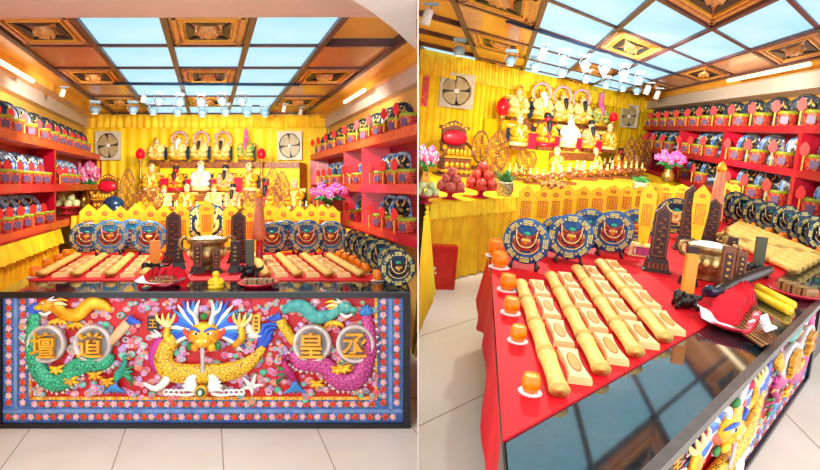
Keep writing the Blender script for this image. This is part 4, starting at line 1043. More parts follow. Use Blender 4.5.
# yellow skirts below the shelves
def skirt(fr, P, d, w, h0, h1, out, label, seed):
    r = thing('shelf_skirt', label, 'cloth', Matrix.Translation(P)); I = r.matrix_world.inverted()
    for nm, a in (('upper_ruffle', (h1 - .16, h1, .04)), ('lower_drape', (h0, h1 - .10, .015))):
        m = curtain(fr, P + out*a[2], d, w, a[0], a[1], out, M_SKIRT if nm != 'upper_ruffle' else M_VAL, .02, .13, 4, .03, seed=seed); m.v = [tuple(I @ V3(p)) for p in m.v]; m.build(nm, r)
skirt(A, PA(AL + .01, 6.4, 0), -A.ey, 3.3, FLO + .02, -.50, V3((1, 0, 0)), 'yellow ruffled cloth hanging under the left wall shelf, left room', 31)
skirt(A, PA(AR - .01, 9.0, 0), -A.ey, 3.6, FLO + .02, -.50, V3((-1, 0, 0)), 'yellow ruffled cloth hanging under the right wall shelf, left room', 33)

# ------------------------------------------------------------------ left-hand room: on the table
def onA(u, v, h=TOPA + .006): return A.H(u, v, h)
pos9 = ['first', 'second', 'third', 'fourth', 'fifth', 'sixth', 'seventh', 'eighth']
def roll_grid(fr, P00, P10, P01, P11, nc, nr, wr, wp, hr, room, blk, pack=True, lead=0):
    for c in range(nc):
        for q in range(nr):
            a, b = c/(nc-1), q/(nr-1)
            P = (P00*(1-a) + P10*a)*(1-b) + (P01*(1-a) + P11*a)*b
            dv = ((P01*(1-a) + P11*a) - (P00*(1-a) + P10*a)); L = dv.length/(nr-1)*(.78 if pack and (c + lead) % 2 == 1 else .86)
            isp = pack and (c + lead) % 2 == 1
            M = fr.M(P, -dv, 0, (wp if isp else wr, L, hr*(.8 if isp else 1)))
            put('packet' if isp else 'roll', f_packet if isp else f_roll, 'paper_packet' if isp else 'paper_roll',
                '%s, %s column, %s row from front, %s block, %s room' % ('stamped gold packet' if isp else 'gold paper roll', pos9[c], pos9[q], blk, room), 'offering',
                M, ('gold packets in the %s block, %s room' if isp else 'gold rolls in the %s block, %s room') % (blk, room))
def ga(a, Y): return PA(a, Y, TOPA + .006)
roll_grid(A, ga(-1.29, 4.45), ga(-.50, 4.45), ga(-1.29, 5.32), ga(-.50, 5.32), 7, 4, .085, .10, .062, 'left', 'left')
roll_grid(A, ga(.44, 4.45), ga(1.17, 4.45), ga(.44, 5.32), ga(1.17, 5.32), 7, 4, .085, .10, .062, 'left', 'right')
def candles(fr, pts, hplane, room, side, sz):
    for i, (u, v) in enumerate(pts):
        P = fr.H(u, v, hplane); put('candle', f_candle, 'candle_cup', 'orange cup candle, %s, beside the %s rolls, %s room' % (nth(i, len(pts), 'nearest', 'from the front', 'farthest'), side, room), 'candle', fr.M(P, None, 0, sz(P)), 'cup candles beside the %s rolls, %s room' % (side, room))
candles(A, [(35, 277), (47, 268.5), (58, 263), (67, 258)], TOPA + .006, 'left', 'left', lambda P: .085)
candles(A, [(378, 280.5), (366.5, 273.5), (359.5, 268.5), (353, 265), (346, 262), (340, 259.5)], TOPA + .006, 'left', 'right', lambda P: .085)
def plate(fr, P, d, label, grp, key=0, yaw=0, f=None):
    fn = [f_trigram(M_BLUE), f_trigram(M_LBLUE), f_trigram(M_NAVY, M_DKWOOD, M_GOLD2), f_trigram(M_NAVY, M_GOLD2, M_TRI)][key]
    put(('tri', key), fn, 'trigram_plate', label, 'plate', fr.M(P, f, yaw, d), grp)
gA = 'trigram plates on the left room table'
for u, v, rr, key, lb in ((132, 252, 15, 1, 'blue trigram plate half hidden, third from left of the back row, left room'), (285, 254, 15.5, 0, 'navy trigram plate right of incense bundle, overlapped by its neighbours, left room'),
        (86.5, 256, 15.5, 0, 'dark blue trigram plate, leftmost on the stand row, left room'), (110, 257, 17, 1, 'bright blue trigram plate, second from the left, left room'), (149, 257, 16.5, 1, 'bright blue trigram plate beside the tall dark tablet, left room'),
        (272, 256, 15.5, 0, 'navy trigram plate just right of incense bundle, left room'), (306.5, 257, 17, 0, 'navy trigram plate in the middle of the right row, left room'), (331, 256, 16, 0, 'navy trigram plate, last of the row before the flowers, left room')):
    P = onA(u, v); plate(A, P, 2*rr*px(P), lb, gA, key)
for i, (u, v, rr) in enumerate(((398, 290, 19), (386, 281, 17.5), (374, 273.5, 16.5), (363.5, 268, 15.5), (354, 262.5, 14.5), (347, 258, 13.5))):
    P = onA(u, v, TOPA if u > 380 else TOPA + .006); P = P + V3((.05, 0, 0)) if i else P
    plate(A, P, 2*rr*px(P)*.95, 'dark trigram plate under the right shelf, %s, left room' % nth(i, 6, 'nearest', 'from front', 'farthest'), 'dark plates along the right table edge, left room', 2, 12 + 8*i)
P = onA(207, 247); plate(A, P, 40*px(P), 'trigram plate standing behind the bronze censer, left room', gA, 3)
def flag(fr, P, w, h, label, grp, f=None, tall=3.2):
    put(('flag', tall), f_flag(tall), 'talisman_board', label, 'talisman', fr.M(P, f, 0, (w, w, h/tall)), grp)
us = [88.5, 104.5, 120.5, 136, 150.5, 164, 181, 231, 250, 269, 283.5, 299, 311.5, 322, 332.5]
for i, u in enumerate(us):
    P = onA(u, 252.3 - (.8 if i % 2 else 0)); flag(A, P, 15.5*px(P), (252-203.5 - (i % 3))*px(P), 'pointed yellow talisman board behind plates, %s, left room' % nth(i, 15) if i < 12 else 'yellow talisman board behind plates, %s from right end, left room' % ['', 'first', 'second', 'third'][15-i], 'yellow talisman boards on the left room table')
P = onA(206, 262); put('sflag', f_standflag, 'talisman_board', 'tall yellow talisman board rising in front of the censer plate, left room', 'talisman', A.M(onA(206.5, 253), None, 0, (16.5*px(P), 12*px(P), 60/5.5*px(P))))
def stele(fr, u, v, h, htop, w, label, yaw=0):
    P = fr.H(u, v, htop); put('stele', f_stele, 'carved_tablet', label, 'tablet', fr.M(P, None, yaw, (w*px(P), w*px(P), h/4.4*px(P))), None)
stele(A, 173.5, 262, 51, TOPA + .006, 14, 'tall dark pointed tablet left of the bronze censer, left room')
stele(A, 238.5, 262, 51, TOPA + .006, 14, 'tall dark pointed tablet right of the bronze censer, left room')
P = onA(207.5, 270); put('censer', f_censer, 'censer', 'bronze incense censer with gold relief in the middle of the left room table', 'censer', A.M(P, None, 0, 39*px(P)))
def tablet(fr, u, v, w, h, hp, key, label, yaw=0, tall=3.0):
    fn = {'dark': f_tablet(M_DKWOOD, M_STAND), 'brown': f_tablet(M_BROWN, M_DKWOOD), 'beast': f_tablet(M_AMBER, M_GOLD2, True), 'grey': f_tablet(W('mossy_stone', '5a5a3c', '2c2c24', 30), M_STAND, True), 'point': f_tablet(M_DKWOOD, M_STAND, False, True)}[key]
    P = fr.H(u, v, hp); put(('tab', key), fn, 'seal_block', label, 'ornament', fr.M(P, None, yaw, (w*px(P), w*px(P), h/tall*px(P))), None)
HA = TOPA + .006
tablet(A, 155, 272.5, 9.5, 29, HA, 'beast', 'orange upright block on a black beast left of the censer, left room')
tablet(A, 178.5, 269, 9, 27, HA, 'dark', 'small dark upright block beside the left tall tablet, left room')
tablet(A, 197.5, 273, 9, 28, HA, 'brown', 'brown upright block in front of the censer, left of its middle, left room')
tablet(A, 216.5, 273, 7, 22, HA, 'brown', 'small brown upright block in front of the censer, right of its middle, left room')
tablet(A, 235, 272, 9, 28, HA, 'dark', 'dark upright block in front of the right tall tablet, left room')
tablet(A, 250, 277, 8.5, 34, HA, 'grey', 'mossy stone block on black beast left of the right rolls, left room')
def f_wrap(r):                    # tall wrapped incense bundle, 1 wide, 5 tall
    MB().lathe([(.5, 0), (.48, .8), (.4, 2), (.32, 3.4), (.26, 4.4), (.2, 4.5)], M_CORD, 14).build('wrapping', r)
    m = MB()
    for i in range(10): a = i*2*PI/10; m.tube([(.49*math.cos(a), .49*math.sin(a), .05), (.39*math.cos(a+.1), .39*math.sin(a+.1), 2.1), (.25*math.cos(a+.1), .25*math.sin(a+.1), 4.4)], .03, M_BAMB, 4)
    m.build('cord', r)
    MB().lathe([(.3, 4.4), (.34, 4.7), (.2, 5.1), (.04, 5.3)], M_GOLD, 12).build('gold_tip', r)
def f_pole(r):
    MB().lathe([(.5, 0), (.55, .1), (.4, .2), (.36, 2.4), (.4, 2.5)], M_RED, 12).build('red_holder', r)
P = onA(259.5, 262.5); put('pole', f_pole, 'incense_holder', 'red pole holder standing under the incense bundle, left room', 'holder', A.M(P, None, 0, 9*px(P)))
P2 = P + V3((-.005, 0, 22.6*px(P))); put('wrap', f_wrap, 'incense_bundle', 'tall dusty pink wrapped incense bundle on the red pole, left room', 'incense', A.M(P2, None, 0, (13*px(P), 13*px(P), 9.6*px(P))))
def f_ingotman(r):
    MB().lathe([(.5, 0), (.52, .12), (.4, .3), (.3, .5), (.24, .7), (.1, .78)], M_YEL, 16, sy=.7).build('body', r)
    m = MB(); m.sph((0, 0, .92), (.24, .22, .22), M_YEL, 12, 8); m.sph((0, -.2, .9), .04, M_GOLD, 6, 4); m.build('head', r)
    for s in (-1, 1):
        m = MB(); m.tube([(s*.26, 0, .6), (s*.42, -.15, .4), (s*.2, -.34, .32)], [.11, .12, .09], M_YEL, 8, sub=3); m.build('arm', r)
P = onA(216, 288, TOPA); put('yellowman', f_ingotman, 'wax_figure', 'small yellow seated figure on the black table edge, left room', 'figurine', A.M(P, None, 0, 15*px(P)))
def f_tray(r):                    # shallow red dish 1 wide
    MB().lathe([(.3, 0), (.34, .03), (.5, .1), (.5, .12), (.46, .12), (.32, .06), (.02, .05)], M_RED, 28).build('dish', r)
def napkin(fr, P, w, f, label, yaw=0):
    def fn(r):
        m = MB(); n = 10; vs = []
        for j in range(n+1):
            for i in range(n+1):
                x, y = i/n - .5, j/n - .5; vs.append((x, y*.75, .03*math.sin(9*x)*math.cos(7*y) + .12*(abs(x)*2)**3 + .01))
        vs += [(x, y, z - .012) for x, y, z in vs]; k = (n+1)**2
        fs = [(j*(n+1)+i, j*(n+1)+i+1, (j+1)*(n+1)+i+1, (j+1)*(n+1)+i) for j in range(n) for i in range(n)]
        m.add(vs, fs + [tuple(k+q for q in reversed(t)) for t in fs], M_NAPK, True); m.build('paper_sheet', r)
    put('napkin', fn, 'napkin', label, 'napkin', fr.M(P, f, yaw, w))
def packs(fr, P, w, f, n, yaw0, dyaw, room, lean):
    for i in range(n):
        M = fr.M(P + fr.n*(.035*w + .03*w*i), f, yaw0 + dyaw*(i-(n-1)/2), w)
        M = M @ Matrix.Rotation(math.radians(lean + 10*math.sin(i*2)), 4, 'X')
        put('pack', f_incense_pack, 'incense_pack', 'red fan headed incense pack, %s of the pile on the napkin, %s room' % (nth(i, n, 'lowest', 'from below', 'topmost'), room), 'incense', M, 'incense packs on the napkin, %s room' % room)
P = onA(166.5, 285.5, TOPA); s = 44*px(P)
put('tray', f_tray, 'tray', 'round red tray holding the white napkin, left room', 'tray', A.M(P, None, 0, s))
napkin(A, P + V3((0, -.10*s, .09*s)), s*1.0, FRONT, 'white napkin under the red incense packs, left room')
def pack_at(fr, head, tail, nrm, wid, label, grp):
    X = tail - head; L = X.length/2.3; X.normalize(); Y = -(nrm - X*nrm.dot(X)).normalized(); Z = X.cross(Y); X, Y, Z = X*L, Y*L, Z*wid
    put('pack', f_incense_pack, 'incense_pack', label, 'incense', Matrix(((X.x, Y.x, Z.x, head.x), (X.y, Y.y, Z.y, head.y), (X.z, Y.z, Z.z, head.z), (0, 0, 0, 1))), grp)
for i in range(9):
    a = math.radians((i - 4)*24); c = abs(i - 4)/4
    tl = P + V3((.012*(i-4), -s*.36, .13*s)); hd = P + V3((s*.52*math.sin(a), s*.22*math.cos(a) - .1*s, s*(.17 + .20*math.cos(a))))
    pack_at(A, hd, tl, V3((.5*math.sin(a*1.5), -1, .7)), .17, 'red fan headed incense pack, %s on the napkin, left room' % nth(i, 9), 'incense packs on the napkin, left room')
P = onA(258.5, 286.5, TOPA); s = 41*px(P)
put('tray', f_tray, 'tray', 'round red tray with wrapped incense boxes right of the yellow figure, left room', 'tray', A.M(P, None, 0, s))
def f_block(r):
    MB().box((0, 0, .5), (1, .5, 1), W('kraft_box', 'a88452', '7c5c34', 9, .5), taper=.97).build('wrapped_box', r)
    MB().box((0, 0, .5), (.12, .53, 1.04), M_STAND).build('band', r)
for i in range(3): put('block', f_block, 'incense_box', '%s of the three wrapped boxes on the red tray, left room' % nth(i, 3, 'leftmost', 'from left', 'rightmost').replace('second from left', 'middle one'), 'box', A.M(P + V3((-.24*s + .24*s*i, .0, .06*s)), FRONT, 0, (.23*s, .5*s, .13*s)), 'boxes on the red tray, left room')

# ------------------------------------------------------------------ left-hand room: altar
FB = V3((0, -1, 0)); bA = PA(0, YB, 0)
def tierA(u, v, t, h): P = wallP(A, bA, A.ex, FB, u, v, t); return V3((P.x, P.y, HC + h))
STAT = {'pale': (M_GOLD2, M_GOLD, M_SKIN, None, False, 1, 1), 'white': (M_GOLD2, M_GOLD, M_WHITE, M_WHITE, True, 1, 2), 'blackA': (M_GOLD2, M_GOLD, M_SKIN, M_BEARD, True, 1, 3),
        'pink': (W('green_robe', '3c9a50', 'f0d060', 10), M_GOLD, M_PINK, M_PINK, False, 2, 4), 'gold': (M_GOLD, M_GOLD2, M_SKIN, None, False, 1, 5), 'dark': (M_GOLD, M_RED, M_RED, M_BEARD, False, 3, 6),
        'wb': (M_WHITE, M_GOLD2, M_WHITE, M_WHITE, False, 1, 7), 'bb': (W('floral_robe', 'f0b8a0', 'd8a020', 12), M_GOLD, M_SKIN, M_BEARD, False, 3, 8)}
def statue(fr, P, hpx, key, label, f=None):
    put(('st', key), f_statue(*STAT[key]), 'deity_statue', label, 'statue', fr.M(P, f, 0, hpx*px(P)*1.05), None)
def stat_rows(fr, rows, tier, room, f=None):
    for u, v, t, h, hp, key, lb in rows: statue(fr, tier(u, v, t, h), hp, key, lb + ', %s room' % room, f)
DESC = ['pale gold seated statue, left end of the top altar row', 'haloed gold statue with long white beard, top altar row', 'left one of two haloed black bearded statues, top altar row', 'right one of two haloed black bearded statues, top altar row', 'statue with tall pink headdress, top altar row',
        'gold seated statue below the pale one, second altar row', 'gold statue with red face and dark beard, second altar row', 'white bearded bright statue, middle of the second altar row', 'flowered robe statue with black beard, second altar row', 'gold seated statue, right end of the second altar row']
stat_rows(A, [(157, 163, .42, T3A, 25, 'pale', DESC[0]), (178.5, 163, .42, T3A, 27, 'white', DESC[1]), (200, 163, .42, T3A, 27, 'blackA', DESC[2]), (222, 163, .42, T3A, 27, 'blackA', DESC[3]), (246, 163, .42, T3A, 27, 'pink', DESC[4]),
              (152, 194, .95, T2A, 29, 'gold', DESC[5]), (176, 194, .95, T2A, 28, 'dark', DESC[6]), (201, 194, .95, T2A, 32, 'wb', DESC[7]), (225.5, 194, .95, T2A, 29, 'bb', DESC[8]), (249, 194, .95, T2A, 30, 'gold', DESC[9])], tierA, 'left', FB)
def simple(fr, key, fn, name, label, cat, P, s, f=None, yaw=0, grp=None): put(key, fn, name, label, cat, fr.M(P, f, yaw, s), grp)
def f_banner(r):
    MB().box((0, 0, .5), (1, .12, 1), M_RED).build('panel', r); MB().box((0, 0, .04), (1.2, .4, .08), M_GOLD).build('foot', r); MB().box((0, 0, .97), (1.1, .16, .06), M_GOLD).build('top_bar', r)
for i, (u, w, hh) in enumerate(((164.5, 7.5, 17), (188, 5.5, 16), (213.5, 5, 16), (238, 8.5, 18))):
    P = tierA(u, 195, 1.12, T2A); simple(A, 'banner', f_banner, 'red_banner', 'small red cloth panel between second row statues, %s, left room' % nth(i, 4), 'banner', P, (w*px(P), w*px(P), hh*px(P)), FB, grp='red panels on the left room altar')
low = lambda u, t=1.5: tierA(u, 205, t, TA)
for u, lb in ((140.5, 'red egg shaped lamp on brass stem, left of the statues'), (261.5, 'red egg shaped lamp on brass stem, right of the statues')):
    P = tierA(u, 194, .9, T2A); simple(A, 'lamp', f_lamp, 'altar_lamp', lb + ', left room', 'lamp', P, 46*px(P), FB)
def fan(fr, P, s, label, f): put('fan', f_fan, 'wall_fan', label, 'fan', fr.M(P, f, 0, s))
P = A.D if False else None
for u, lb in ((108.5, 'left of the statues'), (290, 'right of the statues')):
    P = wallP(A, bA, A.ex, FB, u, 160, .14); fan(A, P, (24.5*px(P), 24.5*px(P), 28.5*px(P)), 'square white exhaust fan on yellow curtain %s, left room' % lb, FB)
P = low(105); simple(A, 'throne', f_throne, 'throne', 'small carved throne with red cushion at the altar end, left room', 'throne', P, (25*px(P), 24*px(P), 25*px(P)), FB)
P = low(128, 1.3); simple(A, ('ow', 0), f_openwork(0), 'carved_screen', 'brown carved leaf shaped screen beside the throne, left room', 'carving', P, (16*px(P), 16*px(P), 23*px(P)), FB)
P = low(153, 1.75); simple(A, ('ow', 1), f_openwork(1), 'round_fan', 'round pale openwork fan in front of the statues on the left, left room', 'fan', P, 21*px(P), FB)
P = low(246, 1.75); simple(A, ('ow', 1), f_openwork(1), 'round_fan', 'round pale openwork fan in front of the statues on the right, left room', 'fan', P, 19*px(P), FB)
for i, (u, t, w, hh) in enumerate(((273, 1.35, 16, 24), (282, 1.5, 15, 22))):
    P = low(u, t); simple(A, ('ow', 0), f_openwork(0), 'carved_screen', 'brown carved screen right of the red lamp, %s of two, left room' % ['rear', 'front'][i], 'carving', P, (w*px(P), w*px(P), hh*px(P)), FB)
P = low(294.5, 1.4); statue(A, P, 33, 'gold', 'gold figure on the right end of the altar below the fan, left room', FB)
P = low(266, 1.3); statue(A, P, 34, 'dark', 'dark bearded statue at the altar right of the red lamp, left room', FB)
for i, (u, t, hp, key) in enumerate(((164, 1.4, 27, 'pale'), (187, 1.4, 28, 'gold'), (214, 1.4, 28, 'pale'), (233, 1.4, 29, 'bb'))):
    P = low(u, t); statue(A, P, hp, key, 'small seated statue, lowest altar row, %s, left room' % nth(i, 4), FB)
for i, (u, t) in enumerate(((170, 1.85), (190, 1.9), (214, 1.9), (232, 1.85), (300, 1.75))):
    P = low(u, t); simple(A, ('carv', i % 3), f_carving(i % 3), 'wood_carving', 'low brown wood carving on the altar front, %s, left room' % nth(i, 5), 'carving', P, 21*px(P), FB, grp='low carvings on the left room altar')
def f_bundle(r):
    m = MB(); m.sph((0, 0, .45), (.5, .4, .46), M_NAVY, 16, 10); m.sph((.18, -.1, .3), (.36, .34, .34), M_NAVY, 12, 8); m.build('dark_bundle', r)
    MB().lathe([(.3, 0), (.36, .05), (.3, .16)], M_BROWN, 14).build('foot', r)
P = low(113.5, 1.9); simple(A, 'bundle', f_bundle, 'cloth_bundle', 'dark navy rounded bundle in front of the carved throne, left room', 'bundle', P, 21*px(P), FB)
def dish(fr, P, w, key, mt, n, label, room, fruit, stem, layers=(6, 3, 1), fs=.3):
    put('dish', f_redstand, 'pedestal_dish', label, 'dish', fr.M(P, None, 0, w), None)
    ring = ['front left', 'front', 'front right', 'back right', 'back', 'back left']
    z = .3
    for L, c in enumerate(layers):
        for i in range(c):
            a = math.radians(-150 + 360*i/max(c, 1)); R = [.36, .2, 0][L] if c > 1 else 0
            Mx = fr.M(P, None, 0, w) @ Matrix.Translation((R*math.cos(a), R*math.sin(a), z)) @ Matrix.Scale(fs*1.06, 4)
            nm = ('top one' if c == 1 else ring[i % 6] + (' of the lower ring' if L == 0 else ' of the upper ring'))
            put(('fruit', key), f_fruit(mt, stem), fruit.replace(' ', '_'), '%s, %s, %s room' % (fruit, nm, room), 'fruit', Mx, None)
        z += fs*.78
P = PA(0, 0, 0); P = A.H(66, 214, TA); dish(A, P, 24*px(P), 'g', M_LGREEN, 4, 'red pedestal dish of pale buns under the orchids, left room', 'left', 'pale bun', False, (5, 2))
P = A.H(70, 211, TA); P.y += .35; P = A.seth(P, TA); simple(A, ('fl', 0), f_flower(M_PALEP, M_PINK), 'orchid_vase', 'vase of pale pink orchids behind the pale buns, left room', 'flowers', P, (29*px(P), 29*px(P), 46*px(P)), None)
P = onA(331, 250); P = PA(1.42, 6.62, TA); 
P = A.H(329, 219, TA); simple(A, ('fl', 1), f_flower(M_ORCH, M_PINK), 'orchid_vase', 'vase of magenta orchids beside the right shelf, left room', 'flowers', P, (40*px(P), 34*px(P), 34*px(P)), None)
P = low(313.5, 1.5); simple(A, 'lamp', f_lamp, 'altar_lamp', 'small red lamp left of the magenta orchids, left room', 'lamp', P, 25*px(P), FB)

# ------------------------------------------------------------------ track lamps
def hang(fr, key, fn, u, v, dia, label, grp, h=None):
    """lamp whose shade centre sits at pixel (u, v); the driver box touches the ceiling track"""
    h = CEIL - .05 if fr is A else HCE - .06
    k = {'globe': 1.05, 'can': 1.4}[key]
    P = fr.H(u, v, h - k*dia)
    P = P + fr.n*(k*dia)
    put(key, fn, 'ceiling_spotlight', label, 'lamp', fr.M(P, None, 0, dia), grp)
for rowi, lst in enumerate(([(159, 101), (179.5, 102), (201, 102), (222, 101), (242, 101)], [(95, 110), (133, 110), (153, 111), (177.5, 112), (202.5, 113), (225.5, 112), (247, 113), (265, 113)])):
    for i, (u, v) in enumerate(lst):
        hang(A, 'globe', f_globe, u, v, .105 if rowi == 0 else .12, 'globe track lamp, %s in the %s row, left room' % (nth(i, len(lst)), ['front', 'back'][rowi]), 'globe lamps of the left room')
for i, (u, v) in enumerate(((64.5, 93), (145, 99), (285.5, 109), (302, 112))):
    hang(A, 'can', f_can, u, v, .055, 'white cylinder track lamp, %s, left room' % nth(i, 4), 'cylinder lamps of the left room')
def rail(fr, P, Q, label):
    m = MB(); d = (Q - P).normalized(); w = d.cross(fr.n)*.02; m.hexa([P - w, P + w, Q + w, Q - w], [P - w + fr.n*.03, P + w + fr.n*.03, Q + w + fr.n*.03, Q - w + fr.n*.03], M_NAVY)
    c = (P + Q)/2; m.v = [tuple(V3(p) - c) for p in m.v]; o = m.build('lamp_track'); o.location = c; tag(o, label, 'lamp track')
rail(A, A.H(114, 85, CEIL - .05), A.H(300, 86, CEIL - .05), 'dark lamp track across the ceiling, front one, left room')
for nm, a, b, sg in (('left', -1.78, 4.75, -1), ('right', 1.72, 6.2, 1)):
    m = MB(); P0, P1 = PA(a, b, CEIL - .13), PA(a, b + .9, CEIL - .13); m.tube([P0, P1], .022, M_STREAK, 8); c = (P0 + P1)/2; m.v = [tuple(V3(p) - c) for p in m.v]; o = m.build('cove_glow_strip'); o.location = c; tag(o, 'glowing strip for reflected tube streak on the %s golden cove, left room' % nm, 'light streak')  # glowing strips modelled in place of a tube's reflected streaks on the coves
# ------------------------------------------------------------------ right-hand room: shelf and pots
HB = HT + .008
TB_ = [.375, -.26, -.87]
tw = lambda P: (k0 - P).dot(er)
def runB(u, off=0): P = B.V(k0 + wv*off, er, u, 150); return -(P - k0).dot(er)
class OB(Out): pass
oB = Out(lambda t, d: k0 + wv*(.54*d) - er*t, (-.3, runB(820) + 1.6), 1.6)
shelf(B, k0, oB, TB_, .11, [runB(677), runB(721.5), runB(797)], -1.0, 'red lacquered three tier wall shelf along the right room', sideB)
def plB(u, k):
    P = B.seth(B.V(k0 + wv*.2, er, u, 140), TB_[k]); v = proj(P)[1]; P = B.seth(B.V(k0 + wv*.2, er, u, v), TB_[k])
    Q = P + wv*.17 - er*.10
    return P, Q, (CAM - P).normalized()*.8 - wv*.3
def potsB():
    pots(B, 'b', [[648, 655.5, 663.5, 672, 682, 693.5, 706, 721, 739.5, 761, 786, 813], [650, 658.5, 668, 685, 697, 710, 735.5, 757, 783, 816], [686, 700, 736, 753.5, 777, 812.5]], plB, 'right', 'right room', .30, .47, ('farthest', 'from the far end', 'nearest'))
potsB()
skirt(B, k0 + wv*.0 + er*.3, -er, runB(820) + 1.8, HFL + .02, -.98, -wv, 'yellow ruffled cloth hanging under the wall shelf, right room', 41)

# ------------------------------------------------------------------ right-hand room: on the table
def onB(u, v, h=HB): return B.H(u, v, h)
roll_grid(B, onB(523, 296), onB(615, 269), onB(552, 379), onB(666, 325), 8, 4, .084, .096, .062, 'right', 'left')
roll_grid(B, onB(728, 243), onB(747, 229.5), onB(784, 270), onB(808, 256), 6, 4, .105, .12, .085, 'right', 'right', pack=False)
candles(B, [(530, 392), (517.5, 341), (510.5, 313), (507, 290), (499, 267.5), (495.5, 256)], HB, 'right', 'left', lambda P: 16.5*px(P)*(1 if P.y > 2.3 else 1.15))
candles(B, [(816, 253), (795.6, 247), (782, 241.5), (768.5, 236.5), (754.7, 231.5), (743, 227)], HB, 'right', 'right', lambda P: 8.8*px(P))
gB = 'trigram plates on the right room table'
for u, v, rr, key, lb, yaw in ((556, 257, 19, 0, 'blue trigram plate half hidden, second of the back row, right room', 4), (586, 252, 20, 0, 'blue trigram plate half hidden, in the back row left of the tall board, right room', 6), (633, 246, 17, 0, 'blue trigram plate partly hidden by the tall talisman board, right room', 10),
        (612, 250, 18, 0, 'blue trigram plate behind the third front plate, right room', 8),
        (523.5, 268, 23, 0, 'large blue trigram plate, leftmost beside the candles, right room', -6), (567.5, 263, 22.5, 0, 'large blue trigram plate, second from the left in front row, right room', 6), (609, 256, 20.5, 0, 'large blue trigram plate, third from the left in front row, right room', 10)):
    P = onB(u, v); plate(B, P, 2*rr*px(P), lb, gB, key, yaw)
P = onB(672, 237); plate(B, P, 36*px(P), 'black and gold trigram plate standing behind the tall tablets, right room', gB, 3, 8)
for i, (u, v, rr) in enumerate(((817, 255, 17), (806, 250.5, 16.5), (796, 246, 16.5), (781, 240, 16.5), (763, 234.5, 15.5), (750, 230, 15), (737, 227, 15), (729, 223, 15))):
    P = onB(u, v) + B.ex*.12; plate(B, P, 2*rr*px(P)*.95, 'dark trigram plate below the shelf, %s, right room' % nth(i, 8, 'nearest', 'from the front', 'farthest'), 'dark plates along the right table edge, right room', 2, 38)
us = [523, 540, 552, 564, 580, 595, 610, 624, 637, 650.5, 663, 679, 718, 726, 733]
for i, u in enumerate(us):
    v = 233 - .155*(u-523) + (i % 2)*1.0; P = onB(u, v); top = 184 if u < 640 else 182
    flag(B, P, (17 if u < 700 else 10)*px(P), (v - top - (i*7 % 3))*px(P), ('yellow talisman board behind plates, %s from left, right room' % pos9[i]) if i < 8 else 'yellow talisman board behind tablets, %s from right end, right room' % (pos9 + ['ninth'])[14-i], 'yellow talisman boards on the right room table')
for u, v, w, hh, lb in ((641, 255, 15, 72, 'tall yellow talisman board in gold box beside the front plates, right room'), (694, 252, 15, 68, 'tall yellow talisman board between tablets behind the censer, right room')):
    P = onB(u, v); put('sflag', f_standflag, 'talisman_board', lb, 'talisman', B.M(P, None, 6, (w*px(P), 12*px(P), hh/5.5*px(P))))
def steleB(u, v, h, w, label, yaw=10):
    P = onB(u, v); put('stele', f_stele, 'carved_tablet', label, 'tablet', B.M(P, None, yaw, (w*px(P), w*px(P), h/4.4*px(P))))
steleB(655.5, 271, 67, 15.5, 'tall dark pointed tablet, nearest the left gold packets, right room')
steleB(684, 250, 66, 13, 'tall dark pointed tablet half hidden behind the yellow board, right room')
steleB(708, 248, 50, 13, 'tall dark pointed tablet behind the bronze censer, right room')
P = onB(705, 279); put('censer', f_censer, 'censer', 'bronze incense censer with white ash in the middle of right table', 'censer', B.M(P, None, 20, 43*px(P)))
def tabB(u, v, w, h, key, label, yaw=20): tablet(B, u, v, w, h, HB, key, label, yaw)
tabB(687.5, 285, 10, 36, 'dark', 'dark upright block just left of the bronze censer, right room')
tabB(684.5, 308, 11, 50, 'beast', 'orange upright block on a black beast nearest the viewer, right room')
tabB(722.5, 294, 11, 44, 'brown', 'brown upright block right of the censer, nearer one, right room')
tabB(737, 288, 9, 34, 'brown', 'brown upright block right of the censer, farther one, right room')
tabB(730.5, 259, 8, 20, 'dark', 'small dark upright block behind the censer on the right, right room')
tabB(756, 276, 9, 36, 'grey', 'mossy stone block on black beast near right gold rolls, right room')
def f_deityfig(r): f_statue(M_BRONZE, M_BRASS, M_BRASS, None, False, 1, 9)(r)
P = onB(723, 252); put('bronzefig', f_deityfig, 'bronze_figure', 'small bronze figure behind the censer rim, right room', 'statue', B.M(P, None, 0, 26*px(P)))
P = onB(711, 240); put('pole', f_pole, 'incense_holder', 'red pole holder standing under the incense bundle, right room', 'holder', B.M(P, None, 0, 9*px(P)))
P2 = P + B.n*(20*px(P)); put('wrap', f_wrap, 'incense_bundle', 'tall dusty pink wrapped incense bundle on the red pole, right room', 'incense', B.M(P2, None, 0, (14*px(P), 14*px(P), 59/5.3*px(P))))
def f_sheath(r):                  # long dark carved sheath, unit length along x
    m = MB(); m.tube([(-.5, 0, .05), (-.25, 0, .06), (.1, 0, .06), (.5, 0, .05)], [.03, .036, .036, .03], M_STAND, 8, sub=3); m.build('sheath', r)
    m = MB(); m.tube([(-.5, 0, .05), (-.58, .03, .06), (-.62, 0, .1)], [.028, .028, .015], M_NAVY, 8, sub=2); m.build('tip', r)
P0, P1 = onB(716, 302), onB(768, 277); Mx = B.M((P0+P1)/2, (P1-P0).cross(B.n), 0, (P1-P0).length); put('sheath', f_sheath, 'carved_sheath', 'long black carved sheath lying between the blocks and the tray, right room', 'ornament', Mx)
P = onB(733, 327, HT + .012); s = 62*px(P)
ftr = -eyt
put('tray', f_tray, 'tray', 'round red tray of incense packs on the granite edge, right room', 'tray', B.M(P, None, 0, s))
napkin(B, P + B.n*(.035*s + .01), s*1.02, None, 'white napkin under the fanned incense packs, right room', 10)
a0, a1 = onB(722, 312), onB(768, 343)
